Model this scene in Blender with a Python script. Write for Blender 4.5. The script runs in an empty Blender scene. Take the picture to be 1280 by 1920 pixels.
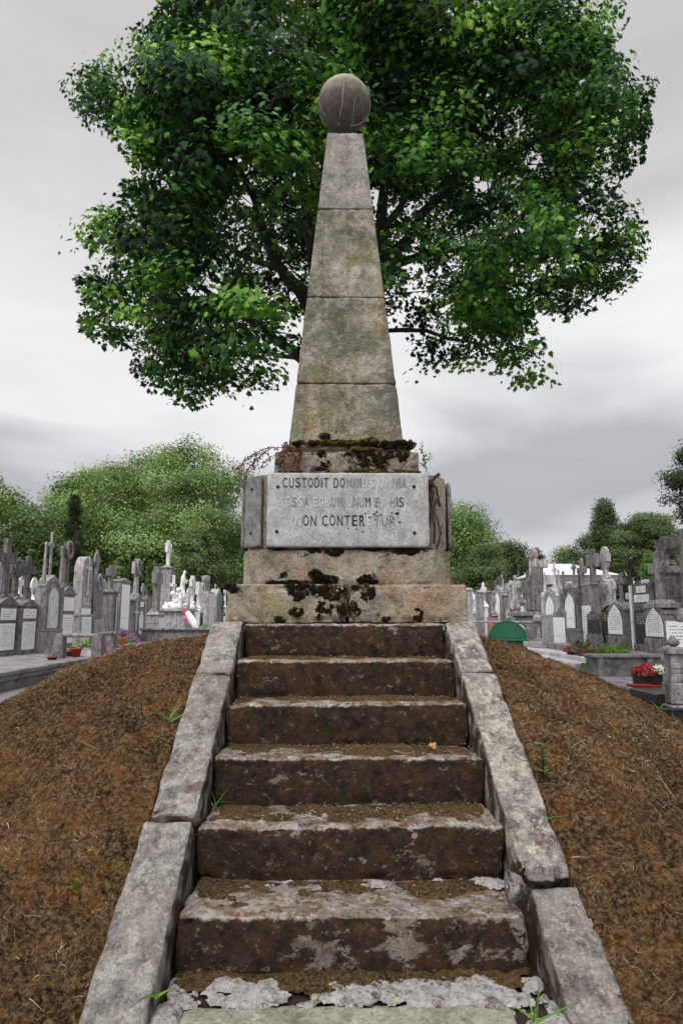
import bpy, math, random
import numpy as np
from mathutils import Vector, Matrix
R=math.radians
random.seed(7); rng=np.random.default_rng(11)
S=bpy.context.scene; col=S.collection
# ------------------------------------------------------------ camera
F=1255.6; TH=0.155805; YAW=0.014028; CAM=Vector((-0.074,0,1.25)); W0,H0=1280,1920
cd=bpy.data.cameras.new("camera"); cam=bpy.data.objects.new("camera",cd); col.objects.link(cam)
cd.sensor_fit='HORIZONTAL'; cd.sensor_width=36; cd.lens=F/W0*36; cd.clip_start=.05; cd.clip_end=3000
cam.location=CAM; cam.rotation_euler=(math.pi/2+TH,0,-YAW); S.camera=cam
# ------------------------------------------------------------ world
SUN_EL,SUN_AZ=R(52),R(205)      # azimuth measured clockwise from +Y
w=bpy.data.worlds.new("World"); S.world=w; w.use_nodes=True
nt=w.node_tree; nt.nodes.clear(); N=nt.nodes.new; L=nt.links.new
def wmath(op,a,b=None,c=None,clamp=False):
    n=N('ShaderNodeMath'); n.operation=op; n.use_clamp=clamp
    for i,v in enumerate((a,b,c)):
        if v is None: continue
        if isinstance(v,(int,float)): n.inputs[i].default_value=v
        else: L(v,n.inputs[i])
    return n.outputs[0]
out=N('ShaderNodeOutputWorld'); bg=N('ShaderNodeBackground'); bg.inputs[1].default_value=.12
sky=N('ShaderNodeTexSky'); sky.sky_type='NISHITA'; sky.sun_disc=False; sky.sun_elevation=SUN_EL; sky.sun_rotation=SUN_AZ
tc=N('ShaderNodeTexCoord'); sep=N('ShaderNodeSeparateXYZ'); L(tc.outputs['Generated'],sep.inputs[0])
mp=N('ShaderNodeMapping'); mp.inputs['Scale'].default_value=(1.0,1.0,3.2); mp.inputs['Location'].default_value=(2.3,.4,.9); L(tc.outputs['Generated'],mp.inputs[0])
n1=N('ShaderNodeTexNoise'); n1.inputs['Scale'].default_value=1.7; n1.inputs['Detail'].default_value=5; n1.inputs['Roughness'].default_value=.5; n1.inputs['Distortion'].default_value=.35; L(mp.outputs[0],n1.inputs[0])
# overcast: a darker bank of cloud low in the sky, thinner and brighter above it, grey overhead up to a brightened, unseen zenith
rp=N('ShaderNodeValToRGB'); el=rp.color_ramp.elements
wob=wmath('MULTIPLY_ADD',n1.outputs[0],.42,-.21)
L(wmath('ADD',sep.outputs[2],wob),rp.inputs[0])
el[0].position=0; el[0].color=(.70,.70,.72,1); el[1].position=1; el[1].color=(1.5,1.48,1.46,1)  # last stop: zenith above the view, raised to add light
for p,c in ((.05,(.66,.66,.68)),(.13,(.45,.45,.48)),(.22,(.46,.46,.49)),(.31,(.82,.82,.83)),(.45,(.80,.79,.79)),(.60,(.57,.56,.56)),(.80,(.55,.54,.55))):
    e=el.new(p); e.color=(*c,1)
n2=N('ShaderNodeTexNoise'); n2.inputs['Scale'].default_value=3.4; n2.inputs['Detail'].default_value=3; n2.inputs['Roughness'].default_value=.55; n2.inputs['Distortion'].default_value=.2; L(mp.outputs[0],n2.inputs[0])
mx=N('ShaderNodeMix'); mx.data_type='RGBA'; mx.inputs[0].default_value=.97
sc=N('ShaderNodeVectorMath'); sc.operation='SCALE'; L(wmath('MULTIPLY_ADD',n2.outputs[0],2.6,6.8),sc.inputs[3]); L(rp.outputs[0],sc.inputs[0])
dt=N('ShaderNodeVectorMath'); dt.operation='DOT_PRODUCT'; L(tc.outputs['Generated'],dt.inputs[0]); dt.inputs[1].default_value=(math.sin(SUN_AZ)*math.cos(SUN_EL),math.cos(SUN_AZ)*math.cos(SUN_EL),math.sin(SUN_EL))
gl=wmath('MULTIPLY_ADD',wmath('POWER',wmath('MAXIMUM',dt.outputs['Value'],0.),3.),2.2,1.); s2=N('ShaderNodeVectorMath'); s2.operation='SCALE'; L(sc.outputs[0],s2.inputs[0]); L(gl,s2.inputs[3])  # glow added in the unseen sky behind the camera, lights the front faces
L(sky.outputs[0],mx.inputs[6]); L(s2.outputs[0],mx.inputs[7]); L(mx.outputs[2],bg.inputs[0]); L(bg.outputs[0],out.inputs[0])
# ------------------------------------------------------------ sun behind cloud
sd=bpy.data.lights.new("sun",'SUN'); sd.energy=1.5; sd.angle=R(14); sd.color=(1,.97,.92)
so=bpy.data.objects.new("sun",sd); col.objects.link(so); so.location=(0,-5,20)
dv=Vector((math.sin(SUN_AZ)*math.cos(SUN_EL),math.cos(SUN_AZ)*math.cos(SUN_EL),math.sin(SUN_EL)))
so.rotation_euler=dv.to_track_quat('Z','Y').to_euler()
vs=S.view_settings; vs.view_transform='Standard'; vs.look='None'; vs.exposure=0.17; vs.gamma=1; vs.use_curve_mapping=False
S.render.resolution_x=682; S.render.resolution_y=1024
S.render.engine='CYCLES'
try:
    S.cycles.max_bounces=6; S.cycles.transparent_max_bounces=8
except Exception: pass
# ------------------------------------------------------------ pixel -> place
fw=Vector((math.sin(YAW)*math.cos(TH),math.cos(YAW)*math.cos(TH),math.sin(TH)))
rt=Vector((math.cos(YAW),-math.sin(YAW),0)); up=Vector((-math.sin(YAW)*math.sin(TH),-math.cos(YAW)*math.sin(TH),math.cos(TH)))
def at(px,py,D):
    a=(px-640)/F; b=(960-py)/F
    d=fw+a*rt+b*up; return CAM+d*(D/(math.cos(TH)-b*math.sin(TH)))
def zat(py,D): return at(640,py,D).z
def atv(px,py,D):
    a=(px-640)/F; b=(960-py)/F; k=D/(math.cos(TH)-b*math.sin(TH))
    return np.stack([CAM[i]+(fw[i]+a*rt[i]+b*up[i])*k for i in range(3)],1)
# ------------------------------------------------------------ noise
def _h(ix,iy,iz,s):
    n=(ix*374761393+iy*668265263+iz*2147483647+s*974634777)&0xffffffff
    n=((n^(n>>13))*1274126177)&0xffffffff; n=n^(n>>16)
    return (n&0xffff)/65535.
def vn(p,s=0):
    p=np.asarray(p,float); i=np.floor(p).astype(np.int64); f=p-i; f=f*f*(3-2*f); r=0
    for dx in (0,1):
        for dy in (0,1):
            for dz in (0,1):
                wgt=(f[:,0] if dx else 1-f[:,0])*(f[:,1] if dy else 1-f[:,1])*(f[:,2] if dz else 1-f[:,2])
                r=r+wgt*_h(i[:,0]+dx,i[:,1]+dy,i[:,2]+dz,s)
    return r
def fbm(p,o=4,s=0,g=.5):
    a=1;t=0;r=0;p=np.asarray(p,float)
    for k in range(o): r=r+a*(vn(p*2**k+k*7.3,s+k)-.5);t+=a;a*=g
    return r/t*2
# ------------------------------------------------------------ materials
def srgb(r,g,b):
    f=lambda c:(c/255/12.92 if c/255<=.04045 else ((c/255+.055)/1.055)**2.4)
    return (f(r),f(g),f(b),1)
class NM:
    def __init__(s,name,rough=.85,spec=.3):
        s.m=bpy.data.materials.new(name); s.m.use_nodes=True; s.t=s.m.node_tree; s.t.nodes.clear()
        s.o=s.n('ShaderNodeOutputMaterial'); s.b=s.n('ShaderNodeBsdfPrincipled'); s.b.inputs['Roughness'].default_value=rough
        s.b.inputs['Specular IOR Level'].default_value=spec; s.l(s.b.outputs[0],s.o.inputs[0]); s.tc=s.n('ShaderNodeTexCoord')
    def n(s,t): return s.t.nodes.new(t)
    def l(s,a,b): s.t.links.new(a,b)
    def put(s,v,i):
        if isinstance(v,(int,float,tuple)): i.default_value=v
        else: s.l(v,i)
    def co(s,kind='Object',scale=(1,1,1),rot=(0,0,0),rnd=False):
        m=s.n('ShaderNodeMapping'); m.inputs['Scale'].default_value=scale; m.inputs['Rotation'].default_value=rot
        s.l(s.tc.outputs[kind],m.inputs[0])
        if rnd:
            oi=s.n('ShaderNodeObjectInfo'); k=s.ma('MULTIPLY',oi.outputs['Random'],37.); c=s.n('ShaderNodeCombineXYZ')
            for i in range(3): s.l(k,c.inputs[i])
            s.l(c.outputs[0],m.inputs['Location'])
        return m.outputs[0]
    def noise(s,co,sc,det=6,ro=.6,dist=0,lo=None,hi=None):
        x=s.n('ShaderNodeTexNoise'); x.inputs['Scale'].default_value=sc; x.inputs['Detail'].default_value=det; x.inputs['Roughness'].default_value=ro; x.inputs['Distortion'].default_value=dist
        s.l(co,x.inputs[0]); o=x.outputs[0]
        return s.rng(o,lo,hi) if lo is not None else o
    def vor(s,co,sc,feat='F1',lo=None,hi=None):
        x=s.n('ShaderNodeTexVoronoi'); x.inputs['Scale'].default_value=sc; x.feature=feat; s.l(co,x.inputs[0]); o=x.outputs[0]
        return s.rng(o,lo,hi) if lo is not None else o
    def rng(s,v,lo,hi,a=0,b=1):
        x=s.n('ShaderNodeMapRange'); x.inputs[1].default_value=lo; x.inputs[2].default_value=hi; x.inputs[3].default_value=a; x.inputs[4].default_value=b; s.l(v,x.inputs[0]); return x.outputs[0]
    def ma(s,op,a,b=0.,clamp=False):
        x=s.n('ShaderNodeMath'); x.operation=op; x.use_clamp=clamp; s.put(a,x.inputs[0]); s.put(b,x.inputs[1]); return x.outputs[0]
    def mix(s,f,a,b,mode='MIX'):
        x=s.n('ShaderNodeMix'); x.data_type='RGBA'; x.blend_type=mode; s.put(f,x.inputs[0]); s.put(a,x.inputs[6]); s.put(b,x.inputs[7]); return x.outputs[2]
    def bump(s,h,st=.5,d=.01):
        x=s.n('ShaderNodeBump'); x.inputs['Strength'].default_value=st; x.inputs['Distance'].default_value=d; s.l(h,x.inputs['Height']); s.l(x.outputs[0],s.b.inputs['Normal'])
    def nz(s):
        g=s.n('ShaderNodeNewGeometry'); q=s.n('ShaderNodeSeparateXYZ'); s.l(g.outputs['Normal'],q.inputs[0]); return q.outputs[2]
    def xyz(s,kind='Object'):
        q=s.n('ShaderNodeSeparateXYZ'); s.l(s.tc.outputs[kind],q.inputs[0]); return q.outputs
    def col(s,c): s.put(c,s.b.inputs['Base Color']); return s
M={}
def stone(name,c1,c2,stain,sa=.5,lich=None,la=.3,sc=1.,bs=.6,bd=.01,chisel=0,moss_top=None,rnd=False,tint=None,streak=0,dark_spots=0):
    m=NM(name); co=m.co(rnd=rnd)
    c=m.mix(m.noise(co,9*sc,10,.72,0,.40,.60),c1,c2)
    if tint: 
        for (tcx,ts,tlo,thi,k) in tint: c=m.mix(m.ma('MULTIPLY',m.noise(m.co(rot=(k,.3,.7)),ts,6,.65,0,tlo,thi),.75),c,tcx)
    c=m.mix(m.ma('MULTIPLY',m.noise(m.co(rot=(.4,.2,.9),rnd=rnd),5.*sc,11,.78,0,.50,.60),sa),c,stain)
    if streak: c=m.mix(m.ma('MULTIPLY',m.noise(m.co(scale=(9,9,.7),rnd=rnd),1.4*sc,6,.65,0,.48,.66),streak),c,stain)
    if lich: c=m.mix(m.ma('MULTIPLY',m.noise(m.co(rot=(.1,1,.4),rnd=rnd),17*sc,10,.78,0,.53,.58),la),c,lich)
    fine=m.noise(co,75*sc,6,.8); f2=m.noise(m.co(rot=(.7,.1,1),rnd=rnd),30*sc,8,.8)
    c=m.mix(m.ma('MULTIPLY',m.rng(f2,.47,.36),.6),c,tuple(x*.35 for x in stain[:3])+(1,))
    c=m.mix(.75,c,m.mix(m.rng(fine,.34,.66),(.24,.24,.24,1),(.76,.76,.76,1)),'OVERLAY')
    if name.startswith('grave_'):
        oi=m.n('ShaderNodeObjectInfo'); w_=.95 if name!='grave_white' else .3; bv=m.rng(oi.outputs['Random'],0,1,1-w_*.42,1+w_*.42); cc=m.n('ShaderNodeCombineXYZ'); [m.l(bv,cc.inputs[i]) for i in range(3)]; c=m.mix(1.,c,cc.outputs[0],'MULTIPLY')
    if dark_spots: c=m.mix(m.ma('MULTIPLY',m.vor(m.co(rot=(.5,.1,.2)),30*sc,'F1',.14,.08),dark_spots),c,(.02,.02,.018,1))
    if moss_top:
        f=m.ma('MULTIPLY',m.rng(m.nz(),.55,.85),m.noise(co,9,6,.7,.3,.38,.5)); c=m.mix(f,c,moss_top)
    m.col(c)
    h=m.ma('ADD',f2,m.ma('MULTIPLY',fine,.6))
    if chisel:
        wv=m.noise(m.co(scale=(26,26,52),rot=(0,R(18),0)),1.0,6,.7,.4,.3,.7); h=m.ma('ADD',h,m.ma('MULTIPLY',wv,chisel))
    m.bump(h,bs,bd); M[name]=m.m; return m
ob_t=[(srgb(122,116,66),2.1,.48,.62,.3),(srgb(146,104,74),3.2,.58,.68,1.7),(srgb(80,80,66),1.9,.46,.60,2.6),(srgb(176,172,158),2.6,.56,.68,3.3)]
stone('obelisk_stone',srgb(116,112,100),srgb(158,153,138),srgb(70,65,56),.7,srgb(176,170,156),.35,1,.8,.010,.7,tint=ob_t,streak=.35,dark_spots=.7)
stone('shaft_top_stone',srgb(124,119,114),srgb(158,153,146),srgb(78,73,70),.5,srgb(168,162,152),.3,1,.8,.010,.7,streak=.4,dark_spots=.4)
stone('base_stone',srgb(128,120,105),srgb(168,159,142),srgb(78,69,56),.6,srgb(176,170,156),.35,1,.9,.012,.5,tint=[(srgb(160,122,88),2.4,.5,.66,.3),(srgb(140,146,104),2.2,.54,.7,1.3),(srgb(112,112,108),3.3,.52,.68,2.3)],dark_spots=.5)
stone('ledge_stone',srgb(118,110,98),srgb(150,142,128),srgb(28,24,18),.95,srgb(178,170,158),.4,1.3,.9,.014,.3,moss_top=srgb(104,96,30))
stone('ball_stone',srgb(80,72,68),srgb(98,90,84),srgb(40,35,34),.55,srgb(126,120,110),.2,2,.6,.006)
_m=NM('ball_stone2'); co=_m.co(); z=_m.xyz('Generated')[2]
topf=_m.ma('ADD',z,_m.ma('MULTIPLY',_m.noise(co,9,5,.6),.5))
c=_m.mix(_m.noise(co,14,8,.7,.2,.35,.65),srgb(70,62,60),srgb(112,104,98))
c=_m.mix(_m.ma('MULTIPLY',_m.rng(topf,.70,1.02),.85),c,srgb(156,154,132)); c=_m.mix(_m.ma('MULTIPLY',_m.noise(co,90,4,.7,0,.4,.7),.5),c,(.3,.29,.27,1),'OVERLAY')  # pale grey-green top: sky light painted into the ball's colour
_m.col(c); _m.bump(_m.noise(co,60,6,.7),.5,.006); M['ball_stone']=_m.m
stone('plaque_marble',srgb(150,150,150),srgb(174,174,172),srgb(124,124,122),.6,srgb(178,178,174),.35,1.6,.35,.004,streak=.3)
stone('side_plaque_marble',srgb(98,97,98),srgb(130,128,128),srgb(58,56,56),.6,srgb(130,128,126),.3,1.4,.5,.006)
RAILT=[(srgb(112,102,96),2.6,.5,.66,.9),(srgb(96,70,46),7.,.60,.66,2.1)]
stone('coping_stone',srgb(116,111,109),srgb(156,152,147),srgb(68,62,60),.75,srgb(182,177,169),.5,1.5,.9,.012,moss_top=None,tint=RAILT)
stone('coping_stone_pale',srgb(126,119,113),srgb(174,168,159),srgb(70,63,60),.8,srgb(200,196,184),.6,1.6,.9,.013,tint=RAILT)
# rail sides (facing across) are mottled dark brown
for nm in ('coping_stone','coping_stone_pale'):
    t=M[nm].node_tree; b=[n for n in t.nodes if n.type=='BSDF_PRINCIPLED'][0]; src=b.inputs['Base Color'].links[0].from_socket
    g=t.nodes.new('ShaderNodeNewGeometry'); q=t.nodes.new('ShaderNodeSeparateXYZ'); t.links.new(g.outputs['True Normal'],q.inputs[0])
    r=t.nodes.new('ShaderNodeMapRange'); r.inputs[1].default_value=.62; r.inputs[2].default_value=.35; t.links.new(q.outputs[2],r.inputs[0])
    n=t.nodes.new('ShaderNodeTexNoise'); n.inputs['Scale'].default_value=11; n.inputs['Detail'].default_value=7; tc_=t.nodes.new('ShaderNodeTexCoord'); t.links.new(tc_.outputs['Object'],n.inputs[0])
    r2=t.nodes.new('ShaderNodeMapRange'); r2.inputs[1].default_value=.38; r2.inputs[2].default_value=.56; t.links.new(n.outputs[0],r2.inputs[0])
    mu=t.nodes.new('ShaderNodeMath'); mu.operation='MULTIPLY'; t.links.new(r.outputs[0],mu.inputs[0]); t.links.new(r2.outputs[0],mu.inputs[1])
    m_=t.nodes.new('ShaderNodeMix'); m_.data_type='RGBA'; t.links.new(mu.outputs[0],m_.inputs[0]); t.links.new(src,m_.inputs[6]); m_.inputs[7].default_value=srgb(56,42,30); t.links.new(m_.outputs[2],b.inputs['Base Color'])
# step stone: mossy dark riser, pale worn nosing
def stepmat(name,bare):
    m=NM(name); co=m.co(rnd=True); z=m.xyz('Generated')[2]
    gr=m.mix(m.noise(co,14,10,.78,0,.38,.62),srgb(112,102,96),srgb(186,178,170)); gr=m.mix(m.noise(co,24,8,.8,0,.54,.60),gr,srgb(58,50,44))
    ms=m.mix(m.noise(co,20,10,.8,0,.40,.60),srgb(11,8,6),srgb(66,48,32)); ms=m.mix(m.ma('MULTIPLY',m.noise(m.co(rot=(1,0,0)),7,10,.8,0,.50,.60),.65),ms,srgb(82,50,28)); ms=m.mix(m.ma('MULTIPLY',m.noise(m.co(rot=(0,1,0)),6,9,.75,0,.54,.66),.7),ms,srgb(66,60,26))
    ms=m.mix(m.ma('MULTIPLY',m.noise(m.co(rot=(0,1,2)),26,9,.82,0,.57,.62),.7),ms,srgb(140,124,108))
    bare_f=m.noise(m.co(scale=(1,1,1.5),rot=(.3,.2,.1)),6,10,.72,0,bare,bare+.03)
    zz=m.ma('ADD',z,m.ma('MULTIPLY',m.noise(co,14,9,.75),.34))
    nose=m.rng(zz,1.09,1.14)
    riser=m.mix(m.ma('MULTIPLY',bare_f,.75),ms,m.mix(.3,gr,srgb(128,108,88))); riser=m.mix(nose,riser,m.mix(.4,gr,srgb(190,184,176)))
    tread=m.mix(m.ma('MULTIPLY',m.noise(co,11,10,.8,0,.47,.56),.9),gr,m.mix(m.noise(co,60,5,.8,0,.35,.65),srgb(72,50,30),srgb(124,96,60)))
    c=m.mix(m.rng(m.nz(),.55,.8),riser,tread)
    c=m.mix(.7,c,m.mix(m.noise(co,85,6,.8,0,.34,.66),(.2,.2,.2,1),(.8,.8,.8,1)),'OVERLAY'); m.col(c)
    m.bump(m.ma('ADD',m.noise(co,30,8,.8),m.ma('MULTIPLY',m.noise(co,90,4,.8),.7)),1,.018); M[name]=m.m
stepmat('step_stone',.60); stepmat('step_stone_bare',.52)
stone('slab_stone',srgb(118,118,104),srgb(148,148,132),srgb(84,76,64),.5,srgb(170,166,150),.3,1.2,.7,.008,dark_spots=.6)
stone('mortar',srgb(176,170,168),srgb(222,219,216),srgb(84,66,54),.9,srgb(232,230,228),.5,3,1,.02)
# moss of the mound
def mossmat(name,pal,rnd=False,k=1):
    m=NM(name,.95,.1); co=m.co(rnd=rnd)
    c=m.mix(m.noise(co,5*k,8,.7,.4,.36,.62),pal[0],pal[1])
    c=m.mix(m.noise(m.co(rot=(.4,1,.2)),2.2*k,6,.6,.3,.46,.64),c,pal[2])
    c=m.mix(m.ma('MULTIPLY',m.noise(m.co(rot=(1.4,0,.2)),8*k,6,.7,.3,.52,.64),.8),c,pal[3])
    c=m.mix(m.ma('MULTIPLY',m.noise(m.co(rot=(2,.4,1)),13*k,9,.8,0,.50,.60),.75),c,(.012,.009,.006,1)); c=m.mix(m.ma('MULTIPLY',m.noise(co,50*k,6,.8,.2,.44,.62),.75),c,pal[4])
    c=m.mix(m.ma('MULTIPLY',m.noise(m.co(rot=(0,.5,1)),120*k,4,.8,.2,.5,.66),.6),c,(.008,.006,.004,1))
    m.col(c); m.bump(m.ma('ADD',m.noise(co,45*k,8,.8),m.noise(co,150*k,4,.8)),1,.03); M[name]=m.m
mossmat('mound_moss',[srgb(52,35,22),srgb(118,82,50),srgb(30,22,17),srgb(138,88,32),srgb(180,148,108)])
mossmat('tread_moss',[srgb(70,48,28),srgb(120,88,48),srgb(52,39,27),srgb(112,88,36),srgb(166,142,104)],k=1.6)
mossmat('dark_moss',[srgb(28,22,14),srgb(52,42,20),srgb(20,16,12),srgb(56,58,18),srgb(66,52,34)],k=1.6)
mossmat('gold_moss',[srgb(82,72,22),srgb(138,118,38),srgb(60,48,20),srgb(140,92,34),srgb(150,142,70)],k=2)
def plain(name,c,rough=.8,var=.25,sc=8,spec=.3,bs=.2,rnd=True,metal=0):
    m=NM(name,rough,spec); co=m.co(rnd=rnd); d=tuple(x*(1-var) for x in c[:3])+(1,); u=tuple(min(1,x*(1+var)) for x in c[:3])+(1,)
    m.col(m.mix(m.noise(co,sc,6,.65,.2,.3,.7),d,u)); m.b.inputs['Metallic'].default_value=metal
    if bs: m.bump(m.noise(co,sc*5,5,.6),bs,.01)
    M[name]=m.m; return m
def attr_mat(name,ramp,rough=.6,trans=.3,spec=.25):
    m=NM(name,rough,spec); a=m.n('ShaderNodeAttribute'); a.attribute_name='v'; r=m.n('ShaderNodeValToRGB'); m.l(a.outputs['Fac'],r.inputs[0])
    e=r.color_ramp.elements; e[0].position=ramp[0][0]; e[0].color=ramp[0][1]; e[1].position=ramp[-1][0]; e[1].color=ramp[-1][1]
    for p,c in ramp[1:-1]: q=e.new(p); q.color=c
    m.col(r.outputs[0])
    if trans:
        t=m.n('ShaderNodeBsdfTranslucent'); x=m.n('ShaderNodeMixShader'); x.inputs[0].default_value=trans
        k=m.mix(1.,r.outputs[0],(1.35,1.4,.7,1),'MULTIPLY'); m.l(k,t.inputs[0]); m.l(m.b.outputs[0],x.inputs[1]); m.l(t.outputs[0],x.inputs[2]); m.l(x.outputs[0],m.o.inputs[0])
    M[name]=m.m
attr_mat('maple_leaf',[(0,(.005,.017,.008,1)),(.40,(.015,.050,.017,1)),(.66,(.070,.19,.030,1)),(1,(.25,.45,.065,1))],.6,.22,.12)
attr_mat('far_leaf',[(0,(.016,.034,.012,1)),(.45,(.088,.155,.040,1)),(1,(.36,.50,.18,1))],.6,.25)
attr_mat('far_leaf_dark',[(0,(.008,.016,.007,1)),(.45,(.045,.075,.024,1)),(1,(.20,.28,.09,1))],.6,.15)
attr_mat('bright_leaf',[(0,(.05,.12,.015,1)),(.5,(.10,.22,.03,1)),(1,(.24,.38,.07,1))],.5,.3)
attr_mat('red_leaf',[(0,(.06,.02,.015,1)),(.5,(.14,.05,.035,1)),(1,(.26,.11,.07,1))],.6,.2)
attr_mat('moss_blade',[(0,(.007,.004,.003,1)),(.40,(.045,.025,.012,1)),(.76,(.17,.098,.044,1)),(1,(.42,.32,.21,1))],.8,.1,.1)
attr_mat('straw',[(0,(.25,.2,.14,1)),(1,(.6,.53,.43,1))],.7,.15)
attr_mat('petal_red',[(0,(.20,.006,.012,1)),(1,(.55,.03,.05,1))],.6,.2); attr_mat('petal_purple',[(0,(.14,.03,.22,1)),(1,(.5,.12,.5,1))],.6,.2)
attr_mat('petal_white',[(0,(.5,.5,.48,1)),(1,(.8,.8,.78,1))],.6,.2); attr_mat('petal_pink',[(0,(.6,.12,.2,1)),(1,(.85,.35,.4,1))],.6,.2)
attr_mat('petal_lavender',[(0,(.10,.09,.13,1)),(1,(.28,.26,.36,1))],.6,.2); attr_mat('petal_mixed',[(0,(.7,.2,.03,1)),(.5,(.75,.3,.1,1)),(.55,(.3,.1,.5,1)),(1,(.6,.3,.75,1))],.6,.2)
plain('bark',srgb(58,50,46),.9,.4,14,.2,.8); plain('bark_light',srgb(96,84,76),.9,.3,10)
GT=None
for nm,a,b,st in (('grave_grey',(136,132,134),(166,162,163),(76,72,73)),('grave_dark',(104,99,100),(136,130,131),(52,48,49)),('grave_pale',(188,186,188),(218,216,217),(112,108,110)),('grave_white',(214,213,215),(234,233,234),(168,166,168))):
    stone(nm,srgb(*a),srgb(*b),srgb(*st),.75,srgb(*[min(255,x+25) for x in b]),.3,.8,.5,.01,rnd=True,streak=.75)
stone('terrace_stone',srgb(118,115,116),srgb(150,147,148),srgb(66,63,64),.7,None,0,.5,.5,.01,streak=.3)
stone('pale_slab',srgb(176,174,178),srgb(206,204,206),srgb(120,116,118),.6,None,0,.6,.3,.01)
plain('granite_black',(.012,.012,.014,1),.25,.3,40,.5,0); plain('terracotta',srgb(160,66,40),.8); plain('pot_red',srgb(140,34,32),.5); plain('pot_black',(.015,.014,.015,1),.5); plain('pot_green',(.01,.05,.035,1),.5)
plain('pot_white',(.6,.6,.6,1),.6,.1); plain('orange_plastic',(.8,.2,.02,1),.5,.1); plain('bin_green',srgb(52,124,90),.45,.12,4,.4,0); plain('copper',srgb(150,110,92),.6); plain('gold',(.6,.4,.12,1),.5,.1)
plain('building_wall',(.5,.5,.52,1),.9,.06,2); plain('building_trim',(.30,.29,.30,1),.9,.15,4); plain('roof_white',(.5,.5,.52,1),.8,.05,3); plain('bolt_iron',(.012,.011,.010,1),.7); plain('ink',(.028,.026,.024,1),.9,.4,30); plain('faded_ink',srgb(118,117,115),.9,.2,40); plain('pale_cut',srgb(186,186,184),.9,.1,40)
plain('grit',(.34,.33,.34,1),.8,.5); stone('rubble',srgb(150,140,138),srgb(190,182,180),srgb(84,72,70),.9,srgb(205,198,196),.4,3,1,.012); plain('wire',srgb(190,180,166),.6,.2); plain('dry_leaf',srgb(166,122,82),.7,.3,30); plain('root_wood',srgb(70,56,50),.9,.4,30,.2,.8); plain('yellow_lichen',srgb(160,130,30),.9)
# pale inscription plates: rows of small cut lettering too worn to read
def plate(name,bgc,ink,rows,top=.92,bot=.12,cols=22.):
    m=NM(name,.5,.4); X,Y,Z=m.xyz('Generated'); co=m.co(rnd=True)
    zr=m.ma('MULTIPLY',Z,float(rows)); fr=m.ma('FRACT',zr); row=m.ma('FLOOR',zr)
    cb=m.n('ShaderNodeCombineXYZ'); m.l(m.ma('MULTIPLY',X,cols),cb.inputs[0]); m.l(m.ma('MULTIPLY',row,5.37),cb.inputs[1]); oi=m.n('ShaderNodeObjectInfo'); m.l(m.ma('MULTIPLY',oi.outputs['Random'],50.),cb.inputs[2])
    nn=m.noise(cb.outputs[0],1.,2,.6,0,.46,.52); line=m.ma('MULTIPLY',m.ma('GREATER_THAN',fr,.3),m.ma('LESS_THAN',fr,.72))
    ins=m.ma('MULTIPLY',m.ma('GREATER_THAN',X,.1),m.ma('LESS_THAN',X,.9)); ins=m.ma('MULTIPLY',ins,m.ma('MULTIPLY',m.ma('GREATER_THAN',Z,bot),m.ma('LESS_THAN',Z,top)))
    f=m.ma('MULTIPLY',m.ma('MULTIPLY',nn,line),ins)
    c=m.mix(m.noise(co,5,6,.6,.2,.4,.7),bgc,tuple(x*.86 for x in bgc[:3])+(1,)); m.col(m.mix(m.ma('MULTIPLY',f,.8),c,ink)); M[name]=m.m
plate('plate_many',(.9,.9,.9,1),(.10,.12,.12,1),16); plate('plate_few',(.9,.9,.9,1),(.2,.2,.2,1),12,.92,.45); plate('plate_short',(.88,.88,.88,1),(.2,.2,.2,1),5,.9,.1,12.)
plate('plate_dark',(.022,.022,.026,1),(.55,.55,.55,1),22,.93,.62); plate('plate_gold',(.008,.008,.009,1),(.75,.52,.2,1),11,.82,.5,9.); plate('plate_bare',(.9,.9,.9,1),(.5,.5,.5,1),9,.3,.2)
# ------------------------------------------------------------ object helpers
def tag(o,label=None,cat=None,group=None,kind=None):
    if label:o['label']=label
    if cat:o['category']=cat
    if group:o['group']=group
    if kind:o['kind']=kind
    return o
def empty(name,loc,rz=0,label=None,cat=None,group=None):
    o=bpy.data.objects.new(name,None); col.objects.link(o); o.location=loc; o.rotation_euler=(0,0,rz); o.empty_display_size=.1
    return tag(o,label,cat,group)
def mk(name,V,Fc,mat,parent=None,smooth=False,bev=0,attr=None,loc=None):
    me=bpy.data.meshes.new(name); V=np.asarray(V,float)
    if isinstance(Fc,np.ndarray):
        k=Fc.shape[1]; me.vertices.add(len(V)); me.vertices.foreach_set('co',V.ravel()); me.loops.add(Fc.size); me.loops.foreach_set('vertex_index',Fc.ravel().astype(np.int32))
        me.polygons.add(len(Fc)); me.polygons.foreach_set('loop_start',np.arange(0,Fc.size,k,dtype=np.int32)); me.polygons.foreach_set('loop_total',np.full(len(Fc),k,dtype=np.int32)); me.update(calc_edges=True)
    else: me.from_pydata([tuple(v) for v in V],[],Fc); me.update()
    if smooth: me.polygons.foreach_set('use_smooth',np.ones(len(me.polygons),bool))
    if attr is not None: a=me.attributes.new('v','FLOAT','POINT'); a.data.foreach_set('value',np.asarray(attr,np.float32))
    me.materials.append(M[mat] if isinstance(mat,str) else mat)
    o=bpy.data.objects.new(name,me); col.objects.link(o)
    if parent: o.parent=parent
    if loc is not None: o.location=loc
    if bev: b=o.modifiers.new('bevel','BEVEL'); b.width=bev; b.segments=1; b.limit_method='ANGLE'
    return o
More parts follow.
